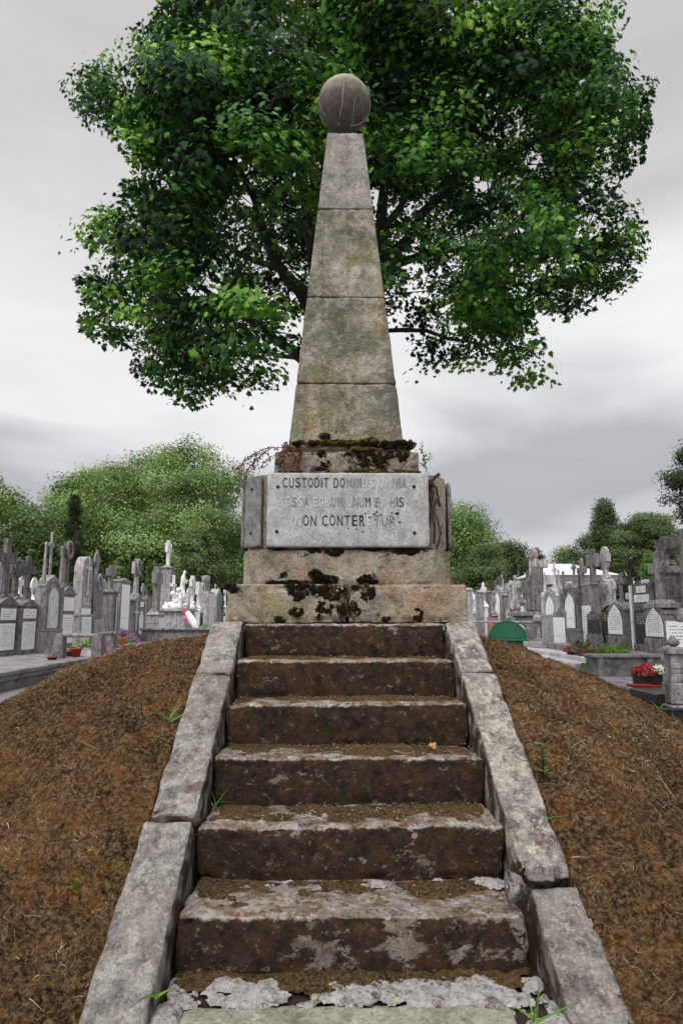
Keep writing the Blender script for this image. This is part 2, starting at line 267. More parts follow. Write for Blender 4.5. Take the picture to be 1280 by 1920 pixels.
class MB:
    def __init__(s): s.v=[];s.f=[]
    def add(s,V,Fc):
        n=len(s.v); s.v+= [tuple(p) for p in V]; s.f+=[tuple(i+n for i in f) for f in Fc]; return s
    def box(s,x0,x1,y0,y1,z0,z1,tx=1.,ty=None):
        ty=tx if ty is None else ty; cx,cy=(x0+x1)/2,(y0+y1)/2; hx,hy=(x1-x0)/2,(y1-y0)/2
        V=[(cx+a*hx,cy+b*hy,z0) for a,b in ((-1,-1),(1,-1),(1,1),(-1,1))]+[(cx+a*hx*tx,cy+b*hy*ty,z1) for a,b in ((-1,-1),(1,-1),(1,1),(-1,1))]
        return s.add(V,[(3,2,1,0),(4,5,6,7),(0,1,5,4),(1,2,6,5),(2,3,7,6),(3,0,4,7)])
    def prism(s,pts,y0,y1):     # outline in x,z (anticlockwise seen from -y) extruded along y
        n=len(pts); V=[(x,y0,z) for x,z in pts]+[(x,y1,z) for x,z in pts]
        return s.add(V,[tuple(range(n)),tuple(range(2*n-1,n-1,-1))]+[(i,i+n,(i+1)%n+n,(i+1)%n) for i in range(n)])
    def lathe(s,cx,cy,prof,n=14,ph=0):
        V=[];Fc=[]
        for r,z in prof:
            for i in range(n): a=2*math.pi*i/n+ph; V.append((cx+r*math.cos(a),cy+r*math.sin(a),z))
        for k in range(len(prof)-1):
            for i in range(n): Fc.append((k*n+i,k*n+(i+1)%n,(k+1)*n+(i+1)%n,(k+1)*n+i))
        Fc+=[tuple(range(n-1,-1,-1)),tuple((len(prof)-1)*n+i for i in range(n))]; return s.add(V,Fc)
    def tube(s,P,Rd,n=6):
        P=[Vector(p) for p in P]; V=[];Fc=[]
        if not hasattr(Rd,'__len__'): Rd=[Rd]*len(P)
        for i,p in enumerate(P):
            t=(P[min(i+1,len(P)-1)]-P[max(i-1,0)]); t=t.normalized() if t.length>1e-9 else Vector((0,0,1)); a=t.cross(Vector((.13,.21,1))); a=a.normalized() if a.length>1e-4 else Vector((1,0,0)); b=t.cross(a)
            for k in range(n): q=2*math.pi*k/n; V.append(p+(a*math.cos(q)+b*math.sin(q))*Rd[i])
        for i in range(len(P)-1):
            for k in range(n): Fc.append((i*n+k,i*n+(k+1)%n,(i+1)*n+(k+1)%n,(i+1)*n+k))
        Fc+=[tuple(range(n-1,-1,-1)),tuple((len(P)-1)*n+k for k in range(n))]; return s.add(V,Fc)
    def ball(s,c,r,n=10,sq=(1,1,1)):
        V=[];Fc=[];m=n//2+1
        for i in range(m+1):
            a=math.pi*i/m
            for k in range(n): b=2*math.pi*k/n; V.append((c[0]+r*sq[0]*math.sin(a)*math.cos(b),c[1]+r*sq[1]*math.sin(a)*math.sin(b),c[2]+r*sq[2]*math.cos(a)))
        for i in range(m):
            for k in range(n): Fc.append((i*n+k,(i+1)*n+k,(i+1)*n+(k+1)%n,i*n+(k+1)%n))
        return s.add(V,Fc)
    def obj(s,name,mat,parent=None,smooth=False,bev=0): return mk(name,s.v,s.f,mat,parent,smooth,bev)
def block(name,x0,x1,y0,y1,z0,z1,mat,parent=None,seg=.015,r=.012,amp=.004,fr=14,chip=.01,fn=None,seed=0,dent=.0):
    c=np.array([(x0+x1)/2,(y0+y1)/2,(z0+z1)/2]); h=np.array([x1-x0,y1-y0,z1-z0])/2
    V=[];Fc=[];off=0
    for ax in range(3):
        u,v=[k for k in range(3) if k!=ax]; nu=max(2,int(2*h[u]/seg)); nv=max(2,int(2*h[v]/seg))
        gu,gv=np.meshgrid(np.linspace(-h[u],h[u],nu+1),np.linspace(-h[v],h[v],nv+1),indexing='ij')
        for sg in (-1,1):
            p=np.zeros((gu.size,3)); p[:,u]=gu.ravel(); p[:,v]=gv.ravel(); p[:,ax]=sg*h[ax]; V.append(p)
            i=np.arange((nu)*(nv)); a=(i//nv)*(nv+1)+i%nv; q=np.stack([a,a+nv+1,a+nv+2,a+1],1)
            flip=(sg>0)==(ax==1)
            if flip: q=q[:,::-1]
            Fc.append(q+off); off+=len(p)
    V=np.concatenate(V);Fc=np.concatenate(Fc)
    key=np.round(V*20000).astype(np.int64); _,first,inv=np.unique(key,axis=0,return_index=True,return_inverse=True); V=V[first]; Fc=inv.ravel()[Fc]
    inner=h-r; q=np.clip(V,-inner,inner); dl=V-q; ln=np.linalg.norm(dl,axis=1,keepdims=True); nrm=dl/np.maximum(ln,1e-9); edge=((np.abs(V)>h-r*2.2).sum(1)-1).clip(0,2)
    P=q+nrm*r
    wp=P+c
    P=P+nrm*(fbm(wp*fr,4,seed)*amp)[:,None]
    P=P-nrm*((np.clip(fbm(wp*9,4,seed+5)+.12,0,1)*chip*2.5)*edge)[:,None]
    if dent: P=P-nrm*(np.clip(fbm(wp*4,3,seed+9)-.2,0,1)*dent)[:,None]
    P=P+c
    if fn is not None: P=fn(P)
    o=mk(name,P,Fc,mat,parent,True)
    if fn is not None and fn.__name__.startswith('octo'): o.data.set_sharp_from_angle(angle=R(28))
    return o
# leaves ------------------------------------------------------
MAP=np.array([(0,0),(.10,-.02),(.34,-.10),(.26,.10),(.52,.20),(.30,.30),(.56,.62),(.24,.52),(.20,.66),(0,1.0),(-.20,.66),(-.24,.52),(-.56,.62),(-.30,.30),(-.52,.20),(-.26,.10),(-.34,-.10),(-.10,-.02)])
MAPT=[(0,1,3),(1,2,3),(0,3,5),(3,4,5),(0,5,7),(5,6,7),(0,7,11),(7,8,10),(7,10,11),(8,9,10),(0,11,13),(11,12,13),(0,13,15),(13,14,15),(0,15,17),(15,16,17)]
OVL=np.array([(0,0),(.28,.22),(.32,.55),(0,1.),(-.32,.55),(-.28,.22)]); OVT=[(0,1,2),(0,2,3),(0,3,4),(0,4,5)]
def leaves(name,P,Nn,T,size,val,mat,parent,kind='maple',fold=.18):
    tp,tt=(MAP,MAPT) if kind=='maple' else (OVL,OVT)
    n=len(P); Nn=Nn/np.maximum(np.linalg.norm(Nn,axis=1,keepdims=True),1e-9); T=T-Nn*(T*Nn).sum(1,keepdims=True); T=T/np.maximum(np.linalg.norm(T,axis=1,keepdims=True),1e-6); B=np.cross(T,Nn)
    x=tp[:,0][None,:,None];y=tp[:,1][None,:,None]; sz=size[:,None,None]
    V=P[:,None,:]+sz*(B[:,None,:]*x+T[:,None,:]*(y-.3)-Nn[:,None,:]*(np.abs(x)*fold+ (y-.4)**2*.25))
    Fc=(np.arange(n)[:,None,None]*len(tp)+np.array(tt)[None]).reshape(-1,3)
    return mk(name,V.reshape(-1,3),Fc,mat,parent,False,attr=np.repeat(val,len(tp)))
def inpoly(x,y,pl):
    r=np.zeros(len(x),bool);n=len(pl)
    for i in range(n):
        x1,y1=pl[i];x2,y2=pl[(i+1)%n]
        c=((y1>y)!=(y2>y))&(x<(x2-x1)*(y-y1)/((y2-y1) if y2!=y1 else 1e-9)+x1); r^=c
    return r
def edist(x,y,pl):
    d=np.full(len(x),1e9);n=len(pl)
    for i in range(n):
        a=np.array(pl[i],float);b=np.array(pl[(i+1)%n],float);ab=b-a; t=np.clip(((x-a[0])*ab[0]+(y-a[1])*ab[1])/max(ab@ab,1e-9),0,1)
        d=np.minimum(d,np.hypot(x-a[0]-t*ab[0],y-a[1]-t*ab[1]))
    return d
def norm(a): return a/np.maximum(np.linalg.norm(a,axis=1,keepdims=True),1e-9)
def crown_pts(pl,n,D,half,margin,shell=.5,Rr=None,seed=1):
    g=np.random.default_rng(seed); xs=np.array([p[0] for p in pl]);ys=np.array([p[1] for p in pl]); X=[];
    while sum(len(a) for a in X)<n:
        q=np.stack([g.uniform(xs.min(),xs.max(),n*2),g.uniform(ys.min(),ys.max(),n*2)],1); k=inpoly(q[:,0],q[:,1],pl); q=q[k]; e=edist(q[:,0],q[:,1],pl); q=q[e>margin*g.uniform(.4,1,len(q))]; X.append(q)
    q=np.concatenate(X)[:n]; e=edist(q[:,0],q[:,1],pl); Rp=Rr or e.max(); t=half*np.sqrt(np.clip(e/Rp*(2-np.clip(e/Rp,0,1)),0,1))
    u=g.uniform(-1,1,n); u=np.sign(u)*np.abs(u)**shell
    return atv(q[:,0],q[:,1],D+u*t)
# ============================================================ GROUND
TL=0.33                                     # height of the grave terraces
XL,XR=-5.6,4.7
plain('avenue_paving',srgb(118,116,118),.9,.15,3,.2,.3,False)
g=mk('ground',[(-700,-60,0),(700,-60,0),(700,900,0),(-700,900,0)],[(0,1,2,3)],'avenue_paving'); tag(g,kind='structure')
def terrace(name,x0,x1,y0,y1,z,lip=None):
    b=MB(); b.box(x0,x1,y0,y1,-.02,z-.07); b.box(x0-.05,x1+.05,y0-.05,y1,z-.07,z); o=b.obj(name,'terrace_stone',None,False,.012); return tag(o,kind='structure')
b=MB(); b.box(-30,XL-.12,5.5,90,-.02,.16); b.box(-30,XL-.04,5.4,90,.16,.25); b.box(-30,XL,5.3,90,.25,TL); tag(b.obj('terrace',"terrace_stone",None,False,.014),kind='structure')
for y in np.arange(7,60,1.7): pass
b=MB(); b.box(6.0,40,20.2,95,-.02,.36); tag(b.obj('terrace','terrace_stone',None,False,.014),kind='structure')
b=MB(); b.box(5.7,6.3,15.2,40,-.02,.33); b.box(5.2,5.7,14.9,40,-.02,.24); b.box(4.7,5.2,14.6,40,-.02,.15); b.box(4.1,4.7,14.3,40,-.02,.06); tag(b.obj('steps','pale_slab',None,False,.01),kind='structure')
b=MB(); b.box(5.2,30,13.7,14.15,-.02,.44); b.box(5.15,30,13.62,14.2,.44,.5); b.box(6.3,30,14.2,20.2,-.02,.494)
for x in (5.25,6.25,7.4): b.box(x,x+.12,13.64,13.7,.02,.44)
tag(b.obj('terrace','terrace_stone',None,False,.012),kind='structure')
# ============================================================ MOUND
YM=5.25; T_,R_=.3206,.1916
def railz(y): return 1.212+.02+np.minimum(0,(y-4.05))*(R_/T_)
def hm(x,y):
    x=np.asarray(x,float);y=np.asarray(y,float)
    r=np.hypot(x-.03,y-YM); L_=np.where(x<0,.05,0)
    rr=[0,.9,1.05,1.5,2.0,2.3,2.7,3.1,3.5,3.9,6]; zz=[1.10,1.085,1.065,.985,.81,.65,.45,.27,.1,-.03,-.06]
    z=np.interp(r,rr,zz); z=z+L_*np.clip((r-.9)*1.2,0,1)*np.clip((3.4-r),0,1)-np.where(x>0,.11,0)*np.clip((r-1.0)/1.2,0,1)*np.clip((y-2.8),0,1)
    # flanks run up beside the coping of the stairs
    k=np.clip((1.45-np.abs(x))/.6,0,1)*np.clip((4.2-y)/.4,0,1); z=z*(1-k)+np.minimum(z+.06,railz(y)-.05)*k
    ins=np.clip((.80-np.abs(x))/.025,0,1)*np.clip((4.6-y)/.1,0,1); z=z-ins*.6
    return z
def hmd(x,y):
    p=np.stack([x,y,np.zeros_like(x)],1)
    cl=fbm(p*3.,3,3)*.045+fbm(p*9,4,8)*.042; lum=np.abs(fbm(p*15,3,17)); return hm(x,y)+(cl+(.4-lum)*.055+fbm(p*45,2,21)*.016)*np.clip(hm(x,y)*4+.4,0,1)
def grid(x0,x1,y0,y1,st):
    nx=int((x1-x0)/st)+1;ny=int((y1-y0)/st)+1; X,Y=np.meshgrid(np.linspace(x0,x1,nx),np.linspace(y0,y1,ny),indexing='ij')
    i=np.arange((nx-1)*(ny-1));a=(i//(ny-1))*ny+i%(ny-1); return X.ravel(),Y.ravel(),np.stack([a,a+ny,a+ny+1,a+1],1)
X,Y,Q=grid(-4.2,4.2,1.0,9.4,.0125); Zm=hmd(X,Y); keep=(Zm[Q].max(1)>-.03); Q=Q[keep]; us,iv=np.unique(Q,return_inverse=True)
tag(mk('mound',np.stack([X,Y,Zm],1)[us],iv.reshape(Q.shape),'mound_moss',None,True),kind='structure')
def in_mound(n,g,xl=(-3.4,3.4),yl=(1.3,6.8)):
    x=g.uniform(*xl,n);y=g.uniform(*yl,n); k=(hm(x,y)>.02)&((np.abs(x)>.82)|(y>4.6))
    return x[k],y[k]
def blades(name,P,D,ln,wd,bend,val,mat,parent=None,kind=None,seg=3):
    n=len(P); D=norm(D); g=np.random.default_rng(5); Sd=norm(np.cross(D,g.normal(size=(n,3)))); Bd=norm(np.cross(D,Sd)); ts=np.linspace(0,1,seg+1); V=[]
    for t in ts:
        c=P+D*(ln*t)[:,None]+Bd*(ln*bend*t*t)[:,None]-np.array([0,0,1])*(ln*np.abs(bend)*.5*t*t)[:,None]; wv=(wd*(1-t*.85))[:,None]
        V+=[c-Sd*wv/2,c+Sd*wv/2]
    V=np.stack(V,1); m=2*(seg+1); Fc=np.concatenate([np.arange(n)[:,None]*m+np.array([2*i,2*i+1,2*i+3,2*i+2]) for i in range(seg)])
    o=mk(name,V.reshape(-1,3),Fc,mat,parent,False,attr=np.repeat(val,m)); return tag(o,kind=kind) if kind else o
g1=np.random.default_rng(21)
x,y=in_mound(330000,g1); k=fbm(np.stack([x,y,x*0],1)*1.5,3,31)*2.1+fbm(np.stack([x,y,x*0],1)*13,3,35)*1.7+g1.normal(0,.25,len(x)); sel=g1.random(len(x))<np.clip(1.3-np.hypot(x,y-1.2)/9,.25,1); x=x[sel];y=y[sel];k=k[sel]
z=hmd(x,y)-.003; n=len(x)
tuft=np.clip(.39+k*.66+g1.normal(0,.12,n),.05,.97)
D=np.stack([g1.normal(0,.75,n),g1.normal(0,.75,n)-.15,np.full(n,.75)],1)
blades('moss',np.stack([x,y,z],1),D,g1.uniform(.010,.030,n),g1.uniform(.0018,.0040,n),g1.normal(0,.6,n),tuft,'moss_blade',None,'stuff',2)
x,y=in_mound(3400,g1); n=len(x); D=np.stack([g1.normal(0,1,n),g1.normal(0,1,n),g1.uniform(.05,.5,n)],1)
blades('dry_grass',np.stack([x,y,hmd(x,y)+.004],1),D,g1.uniform(.015,.065,n),g1.uniform(.0014,.0030,n),g1.normal(0,1.2,n),g1.uniform(0,1,n)**1.5,'straw',None,'stuff',7)
# ============================================================ STAIRS
st=empty('staircase',(0,1.0,0),0,'flight of mossy sandstone steps with sloping stone copings climbing the mound','staircase')
def par(o,p): o.parent=p; o.matrix_parent_inverse=Matrix.Translation(-Vector(p.location)); return o
Y1,Z1=4.05,1.212
plain('earth',srgb(38,27,18),.95,.4,20)
b=MB()
for i in range(7): b.box(-.66,.66,Y1-T_*i+.06,4.9,-.02 if i==6 else Z1-R_*(i+1)-.03,Z1-R_*i-.05) if i<6 else b.box(-.66,.66,1.0,2.5,-.02,Z1-R_*6-.012)
par(b.obj('core','earth'),st)
tilt=[.004,-.004,.006,-.006,.004,-.008]
steps=[]
for i in range(6):
    y0=Y1-T_*i; zt=Z1-R_*i; wl=-.597 if i else -.60; wr=.60
    fn=(lambda t,zt,y0:(lambda P:np.stack([P[:,0],P[:,1]+fbm(P*np.array([3,3,0]),2,int(zt*100))*.010,P[:,2]+P[:,0]*t-np.clip((P[:,1]-y0),0,.3)*.03],1)))(tilt[i],zt,y0)
    o=block('step',wl,wr,y0,y0+(.5 if i==0 else .38),zt-R_-.03,zt,'step_stone' if i<5 else 'step_stone_bare',None,.012,.022,.010,13,.011,fn,40+i*7,.012); par(o,st); steps.append(o)
    if i==5: tag(o,'lowest full step with a bare pale patch along the foot of its riser')
zt=Z1-R_*6
o=block('bottom_slab',-.53,.50,1.2,2.30,zt-.2,zt,'slab_stone',None,.016,.014,.004,12,.01,None,91); par(o,st); tag(o,'smooth greenish grey slab at the foot of the steps')
# lumpy sheets of moss / crumbled mortar lying on treads
def sheet(name,x0,x1,y0,y1,z,amp,mat,parent,thr=.0,fr=9,seed=0,st_=.008,edge=.05,slope=0,bias=None):
    X,Y,Q=grid(x0,x1,y0,y1,st_); p=np.stack([X,Y,X*0],1)
    m=fbm(p*fr,4,seed)-thr; e=np.minimum(np.minimum(X-x0,x1-X),np.minimum(Y-y0,y1-Y))/edge; m=m-np.clip(1-e,0,1)*.7
    if bias is not None: m=m+bias(X,Y)
    Z=z+np.clip(m,-.2,.5)*amp*2+fbm(p*40,3,seed+3)*amp*.7+np.abs(fbm(p*90,2,seed+4))*amp*.5+(X*slope)-.004
    keep=(m[Q].max(1)>-.02); Q=Q[keep]
    if len(Q)==0: return None
    us,iv=np.unique(Q,return_inverse=True); o=mk(name,np.stack([X,Y,Z],1)[us],iv.reshape(Q.shape),mat,None,True); return par(o,parent)
for i in range(1,6):
    y0=Y1-T_*i; zt=Z1-R_*i
    sheet('moss_patch',-.575,.575,y0+.035,y0+T_+.01,zt-.004,.010,'tread_moss',st,-.02 if i<5 else .02,7,60+i,.006,.04,tilt[i],lambda X,Y,y0=y0:(Y-y0-.10)*1.8)
sheet('moss_patch',-.60,.60,Y1-T_*5-.12,Y1-T_*5+.06,Z1-R_*6+.01,.014,'tread_moss',st,.0,10,88,.005,.02,0,lambda X,Y:(Y-2.40)*5)
sheet('crumbled_mortar',-.60,.62,2.262,2.44,Z1-R_*6+.006,.010,'mortar',st,-.22,12,97,.005,.018,0)
sheet('crumbled_mortar',-.45,.60,Y1-T_*5+.23,Y1-T_*4+.02,Z1-R_*5,.014,'mortar',st,.16,10,71,.006,.03)
sheet('crumbled_mortar',-.66,-.52,1.3,2.34,Z1-R_*6-.006,.014,'mortar',st,-.2,9,98,.008,.02); sheet('crumbled_mortar',.49,.64,1.3,2.34,Z1-R_*6-.006,.014,'mortar',st,-.2,9,99,.008,.02)
# coping slabs
def coping(sgn,y0,y1,mat,off,seed,dx=0,wid=.192,lbl=None,drop=0,amp=.003):
    sl=R_/T_; L_=(y1-y0)*math.sqrt(1+sl*sl); a=math.atan(sl)
    def fn(P):
        s,u,n=P[:,1],P[:,0],P[:,2]
        yy=y0+s*math.cos(a)-n*math.sin(a); zz=1.212+off+(y0-4.05)*sl+s*math.sin(a)+n*math.cos(a)-drop*(1-s/L_)
        return np.stack([u,yy,zz],1)
    xi=.602; x0,x1=(xi+dx,xi+dx+wid) if sgn>0 else (-xi-wid+dx,-xi+dx)
    o=block('coping_slab',x0,x1,.003,L_-.003,-.26,0,mat,None,.012,.016,amp,16,.006,fn,seed,.005); par(o,st)
    if lbl: tag(o,lbl)
    return o
coping(-1,3.62,4.08,'coping_stone',.004,301); coping(-1,2.795,3.615,'coping_stone',.012,311); coping(-1,1.5,2.785,'coping_stone',.012,321,-.008,.2,None,.0)
coping(1,3.625,4.08,'coping_stone_pale',.004,331,0,.185,'pale lichened top slab of the coping beside the green bin'); coping(1,2.58,3.615,'coping_stone_pale',.016,341,.004,.185); coping(1,1.5,2.565,'coping_stone',-.022,351,.030,.19,'lowest coping slab, slipped away below the broken joint')
# grit on the treads
gp=[];g2=np.random.default_rng(4); gb=MB()
for i in range(1,6):
    for k in range([0,26,40,70,130,50][i]):
        xx=g2.uniform(-.57,.57) if i<3 else g2.normal(.15,.3); xx=max(-.57,min(.57,xx)); yy=Y1-T_*i+g2.uniform(.03,.3); gb.ball((xx,yy,Z1-R_*i+.008),g2.uniform(.0014,.0042),5,(1,g2.uniform(.6,1),.6))
tag(gb.obj('grit','grit'),kind='stuff')
# broken stones at the slipped joint
def rubble(px,py,D,r,lbl,seed,sq=(1,.8,.55)):
    p=at(px,py,D); o=block('stone_fragment',p.x-r*sq[0],p.x+r*sq[0],p.y-r*sq[1],p.y+r*sq[1],p.z-r*sq[2],p.z+r*sq[2],'rubble',None,.006,.005,.008,26,.02,None,seed,.03); return tag(o,lbl,'stone','broken stone fragments beside the steps')
rubble(1010,1632,2.57,.045,'larger pinkish white stone fragment lodged in the broken joint of the right coping',5,(1,.7,.6)); rubble(1046,1632,2.58,.032,'smaller stone fragment at the outer end of the broken coping joint',6,(1,.7,.6)); rubble(962,1662,2.5,.028,'small pale fragment on the tread against the slipped coping slab',7)
rubble(62,1769,2.5,.018,'lone grey pebble in the moss low on the left slope',8,(1,1,.8)); rubble(365,1862,2.2,.013,'rust stained chip at the left foot of the lowest step',9)
# ============================================================ MONUMENT
mo=empty('monument',(.03,YM,1.2),0,'tall sandstone obelisk topped by a stone ball on an octagonal inscribed pedestal','monument'); XM=.03
def solve(hp,py,face=None):
    h=.5
    for _ in range(30):
        D=YM-h; b=(960-py)/F; ax=D/(math.cos(TH)-b*math.sin(TH)); h=hp/F*ax
    return h,YM-h,CAM.z+ax*(math.sin(TH)+b*math.cos(TH))
hb,yb_,_=solve(226.5,1130)
b0=1.205; b1=zat(1095,yb_+.01); sp=XM-.0
o=block('base_block',XM-hb,XM-.003,yb_,YM,b0,b1,'base_stone',None,.016,.016,.008,9,.012,None,501); par(o,mo)
o=block('base_block',XM+.003,XM+hb,yb_+.004,YM,b0,b1-.002,'base_stone',None,.016,.016,.008,9,.012,None,511); par(o,mo)
o=block('base_block',XM-hb,XM+hb,YM+.004,YM+hb,b0,b1-.004,'base_stone',None,.03,.016,.008,9,.012,None,521); par(o,mo)
hf,yf,_=solve(163,1060); ho=hf+.118; yf=YM-ho+.0; # octagonal pedestal
hf=163/F*(yf/(math.cos(TH)+.1*math.sin(TH)))
p1=zat(1030,yf); p2=zat(888,yf)
def octo(P,flat=hf,full=ho):      # cut the corners of a square block
    q=P.copy(); X,Y=P[:,0]-XM,P[:,1]-YM; s=np.abs(X)+np.abs(Y); lim=flat+full; ex=np.clip(s-lim,0,None)/2
    q[:,0]-=np.sign(X)*ex; q[:,1]-=np.sign(Y)*ex; return q
def octo2(P): return octo(P,hf-.02,ho-.02)
octofix=1
o=block('pedestal_course',XM-ho,XM+ho,YM-ho,YM+ho,b1-.01,p1,'base_stone',None,.016,.012,.006,9,.008,octo,531); par(o,mo)
o=block('pedestal_course',XM-ho+.02,XM+ho-.02,YM-ho+.02,YM+ho-.02,p1+.002,p2,'base_stone',None,.02,.012,.006,9,.008,octo2,541); par(o,mo)
# inscribed plate on the front
yp=yf-.035; pw=152.5/F*(yp/math.cos(TH)); q1=zat(1026,yp); q2=zat(886,yp)
pl=block('inscribed_plaque',XM-pw+.004,XM+pw+.004,yp,yf+.015,q1,q2,'plaque_marble',None,.014,.007,.0012,14,.006,None,551); par(pl,mo); tag(pl,'pale grey marble plaque with a worn three line Latin inscription')
cx_,cy_=hf+(ho-hf)/2,ho-(ho-hf)/2
for s,lab in ((-1,'narrow dark grey marble strip with two bolts on the left chamfer'),):
    cwid=(ho-hf)*math.sqrt(2)/2-.012
    def rot(P,s=s):
        a=R(-45)*(1 if s<0 else -1); X,Y=P[:,0],P[:,1]; return np.stack([XM+s*cx_+X*math.cos(a)-Y*math.sin(a),YM-cy_+X*math.sin(a)+Y*math.cos(a),P[:,2]],1)
    o=block('side_plaque',-cwid+.012,cwid+.012,-.020,.012,q1+.005,q2-.012,'side_plaque_marble',None,.012,.006,.003,14,.01,rot,561); par(o,mo); tag(o,lab)
    for zf in (.2,.8):
        b=MB(); pz=q1+(q2-q1)*zf; c=rot(np.array([[0.01,-.022,pz]]))[0]; b.ball(c,.010,8); par(b.obj('bolt','bolt_iron',None,True),o)
for s in (-1,1):
    o=block('side_plaque',XM+s*(ho+.012)-.014,XM+s*(ho+.012)+.014,YM-hf+.03,YM+hf-.03,q1+.004,q2-.02,'side_plaque_marble',None,.03,.006,.002,14,.006,None,571); par(o,mo)
# bolts
for px,py in ((521,913),(776,912),(519,997),(777,999)):
    p=at(px,py,yp); b=MB(); b.ball((p.x,yp-.001,p.z),.0125,10,(1,.5,1)); par(b.obj('bolt','bolt_iron',None,True),pl)
# lettering cut in the plaque
def text_mesh(s,x0,x1,z0,z1,y,mat,parent,name='lettering',weight=.0):
    cu=bpy.data.curves.new('t','FONT'); cu.body=s; cu.size=1; cu.extrude=.0; cu.offset=weight; t=bpy.data.objects.new('t',cu); col.objects.link(t)
    bpy.context.view_layer.update(); dg=bpy.context.evaluated_depsgraph_get(); me=bpy.data.meshes.new_from_object(t.evaluated_get(dg)); bpy.data.objects.remove(t)
    V=np.array([v.co[:] for v in me.vertices]); mn,mx_=V.min(0),V.max(0); xs=(V[:,0]-mn[0])/(mx_[0]-mn[0]); zs=(V[:,1]-mn[1])/(mx_[1]-mn[1])
    P=np.stack([x0+xs*(x1-x0),np.full(len(V),y),z0+zs*(z1-z0)],1); Fc=[tuple(p.vertices) for p in me.polygons]; bpy.data.meshes.remove(me); return mk(name,P,Fc,mat,parent)
rows=[("CUSTODIT DOMINUS OMNIA",529,764,896,914,'ddddddddeddeffppeppfffd'),("OSSA EORUM UNUM EX HIS",536,758,932,950,'pfpfepppffepffdeepfedde'),("NON CONTERETUR",553,742,966,986,'pddeddddddpfff')]
for s,x0,x1,yt,yb,wear in rows:
    adv={'I':.45,' ':.55,'M':1.15,'N':1.0,'J':.8,'1':.5}; tot=sum(adv.get(c,1.) for c in s); u=(x1-x0)/tot; cxp=x0; za,zb=zat(yb,yp),zat(yt,yp); i=0
    for c,wr in zip(s,wear.ljust(len(s),'d')):
        a=adv.get(c,1.)*u
        if c!=' ':
            xa,xb=at(cxp+a*.10,yt,yp).x,at(cxp+a*.84,yt,yp).x; 
            if c=='I': xa,xb=at(cxp+a*.28,yt,yp).x,at(cxp+a*.62,yt,yp).x
            dz=random.uniform(-.002,.002)
            mt={'d':'ink','e':'faded_ink','f':'faded_ink','p':'pale_cut'}[wr]
            if wr=='p': par(text_mesh(c,xa+.003,xb+.003,za+dz-.002,zb+dz-.002,yp-.0022,'faded_ink',None),pl)  # darker offset copy paints a shadow edge beside each pale letter
            par(text_mesh(c,xa,xb,za+dz,zb+dz,yp-.003,mt,None),pl)
        cxp+=a
# dark pits eaten into the plaque
b=MB(); gq=np.random.default_rng(9)
for k in range(46):
    px,py=(gq.normal(685,30),gq.normal(978,14)) if k<34 else (gq.uniform(735,755),gq.uniform(955,990))
    if not(510<px<790 and 940<py<1012): continue
    p=at(px,py,yp); r_=abs(gq.normal(0,.0035))+.0018; n=6; V=[(p.x+r_*gq.uniform(.6,1.3)*math.cos(a)*1.3,yp-.0022,p.z+r_*gq.uniform(.6,1.2)*math.sin(a)) for a in np.linspace(0,2*math.pi,n,endpoint=False)]; b.add(V,[tuple(range(n))])
par(b.obj('pitting','ink'),pl)
# ledges above the pedestal
h1,y1_,z1_=solve(136,884); _,_,z1t=solve(136,845)
D1=YM-h1; z1b=p2-.005; z1t=zat(846,D1)
o=block('upper_block',XM-h1,XM+h1,YM-h1,YM+h1,z1b,z1t,'ledge_stone',None,.016,.014,.008,10,.02,None,601,.01); par(o,mo)
h2,y2_,_=solve(122.5,838); z2t=zat(832,YM-h2)
o=block('ledge',XM-h2,XM+h2,YM-h2,YM+h2,z1t-.002,z2t,'ledge_stone',None,.016,.012,.008,10,.03,None,611,.01); par(o,mo)
h3,y3_,_=solve(108.5,826); hT,yT,zT=solve(33.5,248)
zb3=z2t+.0; _,_,zz3=solve(108.5,826)
def taper(P,za=zb3,zb=zT,ha=h3,hb=hT):
    k=(P[:,2]-za)/(zb-za); s=(ha+(hb-ha)*k); q=P.copy(); q[:,0]=XM+(P[:,0]-XM)*s/h3; q[:,1]=YM+(P[:,1]-YM)*s/h3; return q
jz=[zb3]+[0]*4
def zjoint(py):
    lo,hi=zb3,zT
    for _ in range(40):
        m=(lo+hi)/2; h=h3+(hT-h3)*(m-zb3)/(zT-zb3); zz=zat(py,YM-h)
        if m<zz: lo=m
        else: hi=m
    return m
js=[zb3,zjoint(719),zjoint(557),zjoint(391),zT]
for i in range(4):
    o=block('shaft_course',XM-h3,XM+h3,YM-h3,YM+h3,js[i]+.0015,js[i+1]-.0015,'obelisk_stone' if i<3 else 'shaft_top_stone',None,.014,.009,.005,11,.006,taper,620+i*5,.0); par(o,mo)
b=MB(); b.lathe(XM,YM,[(.055,zT-.01),(.052,zT+.06)],16); par(b.obj('neck','obelisk_stone'),mo)
rb=49/F*(YM/(math.cos(TH)-.6*math.sin(TH))); pb=at(646,195,YM); b=MB(); b.ball((XM-.005,YM,pb.z),rb,56)
V=np.array(b.v); c=np.array([XM-.005,YM,pb.z]); d=norm(V-c); V=V+d*(fbm(V*14,4,5)*.004)[:,None]; bl=par(mk('ball',V,b.f,'ball_stone',None,True),mo)
def on_ball(pts,r,mat,nm='wire'):
    b=MB(); P=[]
    for px,py in pts:
        d=(at(px,py,YM)-CAM).normalized(); C=Vector(c); oc=CAM-C; bb=oc.dot(d); cc=oc.length_squared-(rb+.004)**2; di=bb*bb-cc
        P.append(CAM+d*(-bb-math.sqrt(di)) if di>0 else C+((CAM+d*(-bb))-C).normalized()*(rb+.004))
    b.tube(P,r,5); par(b.obj(nm,mat),bl)
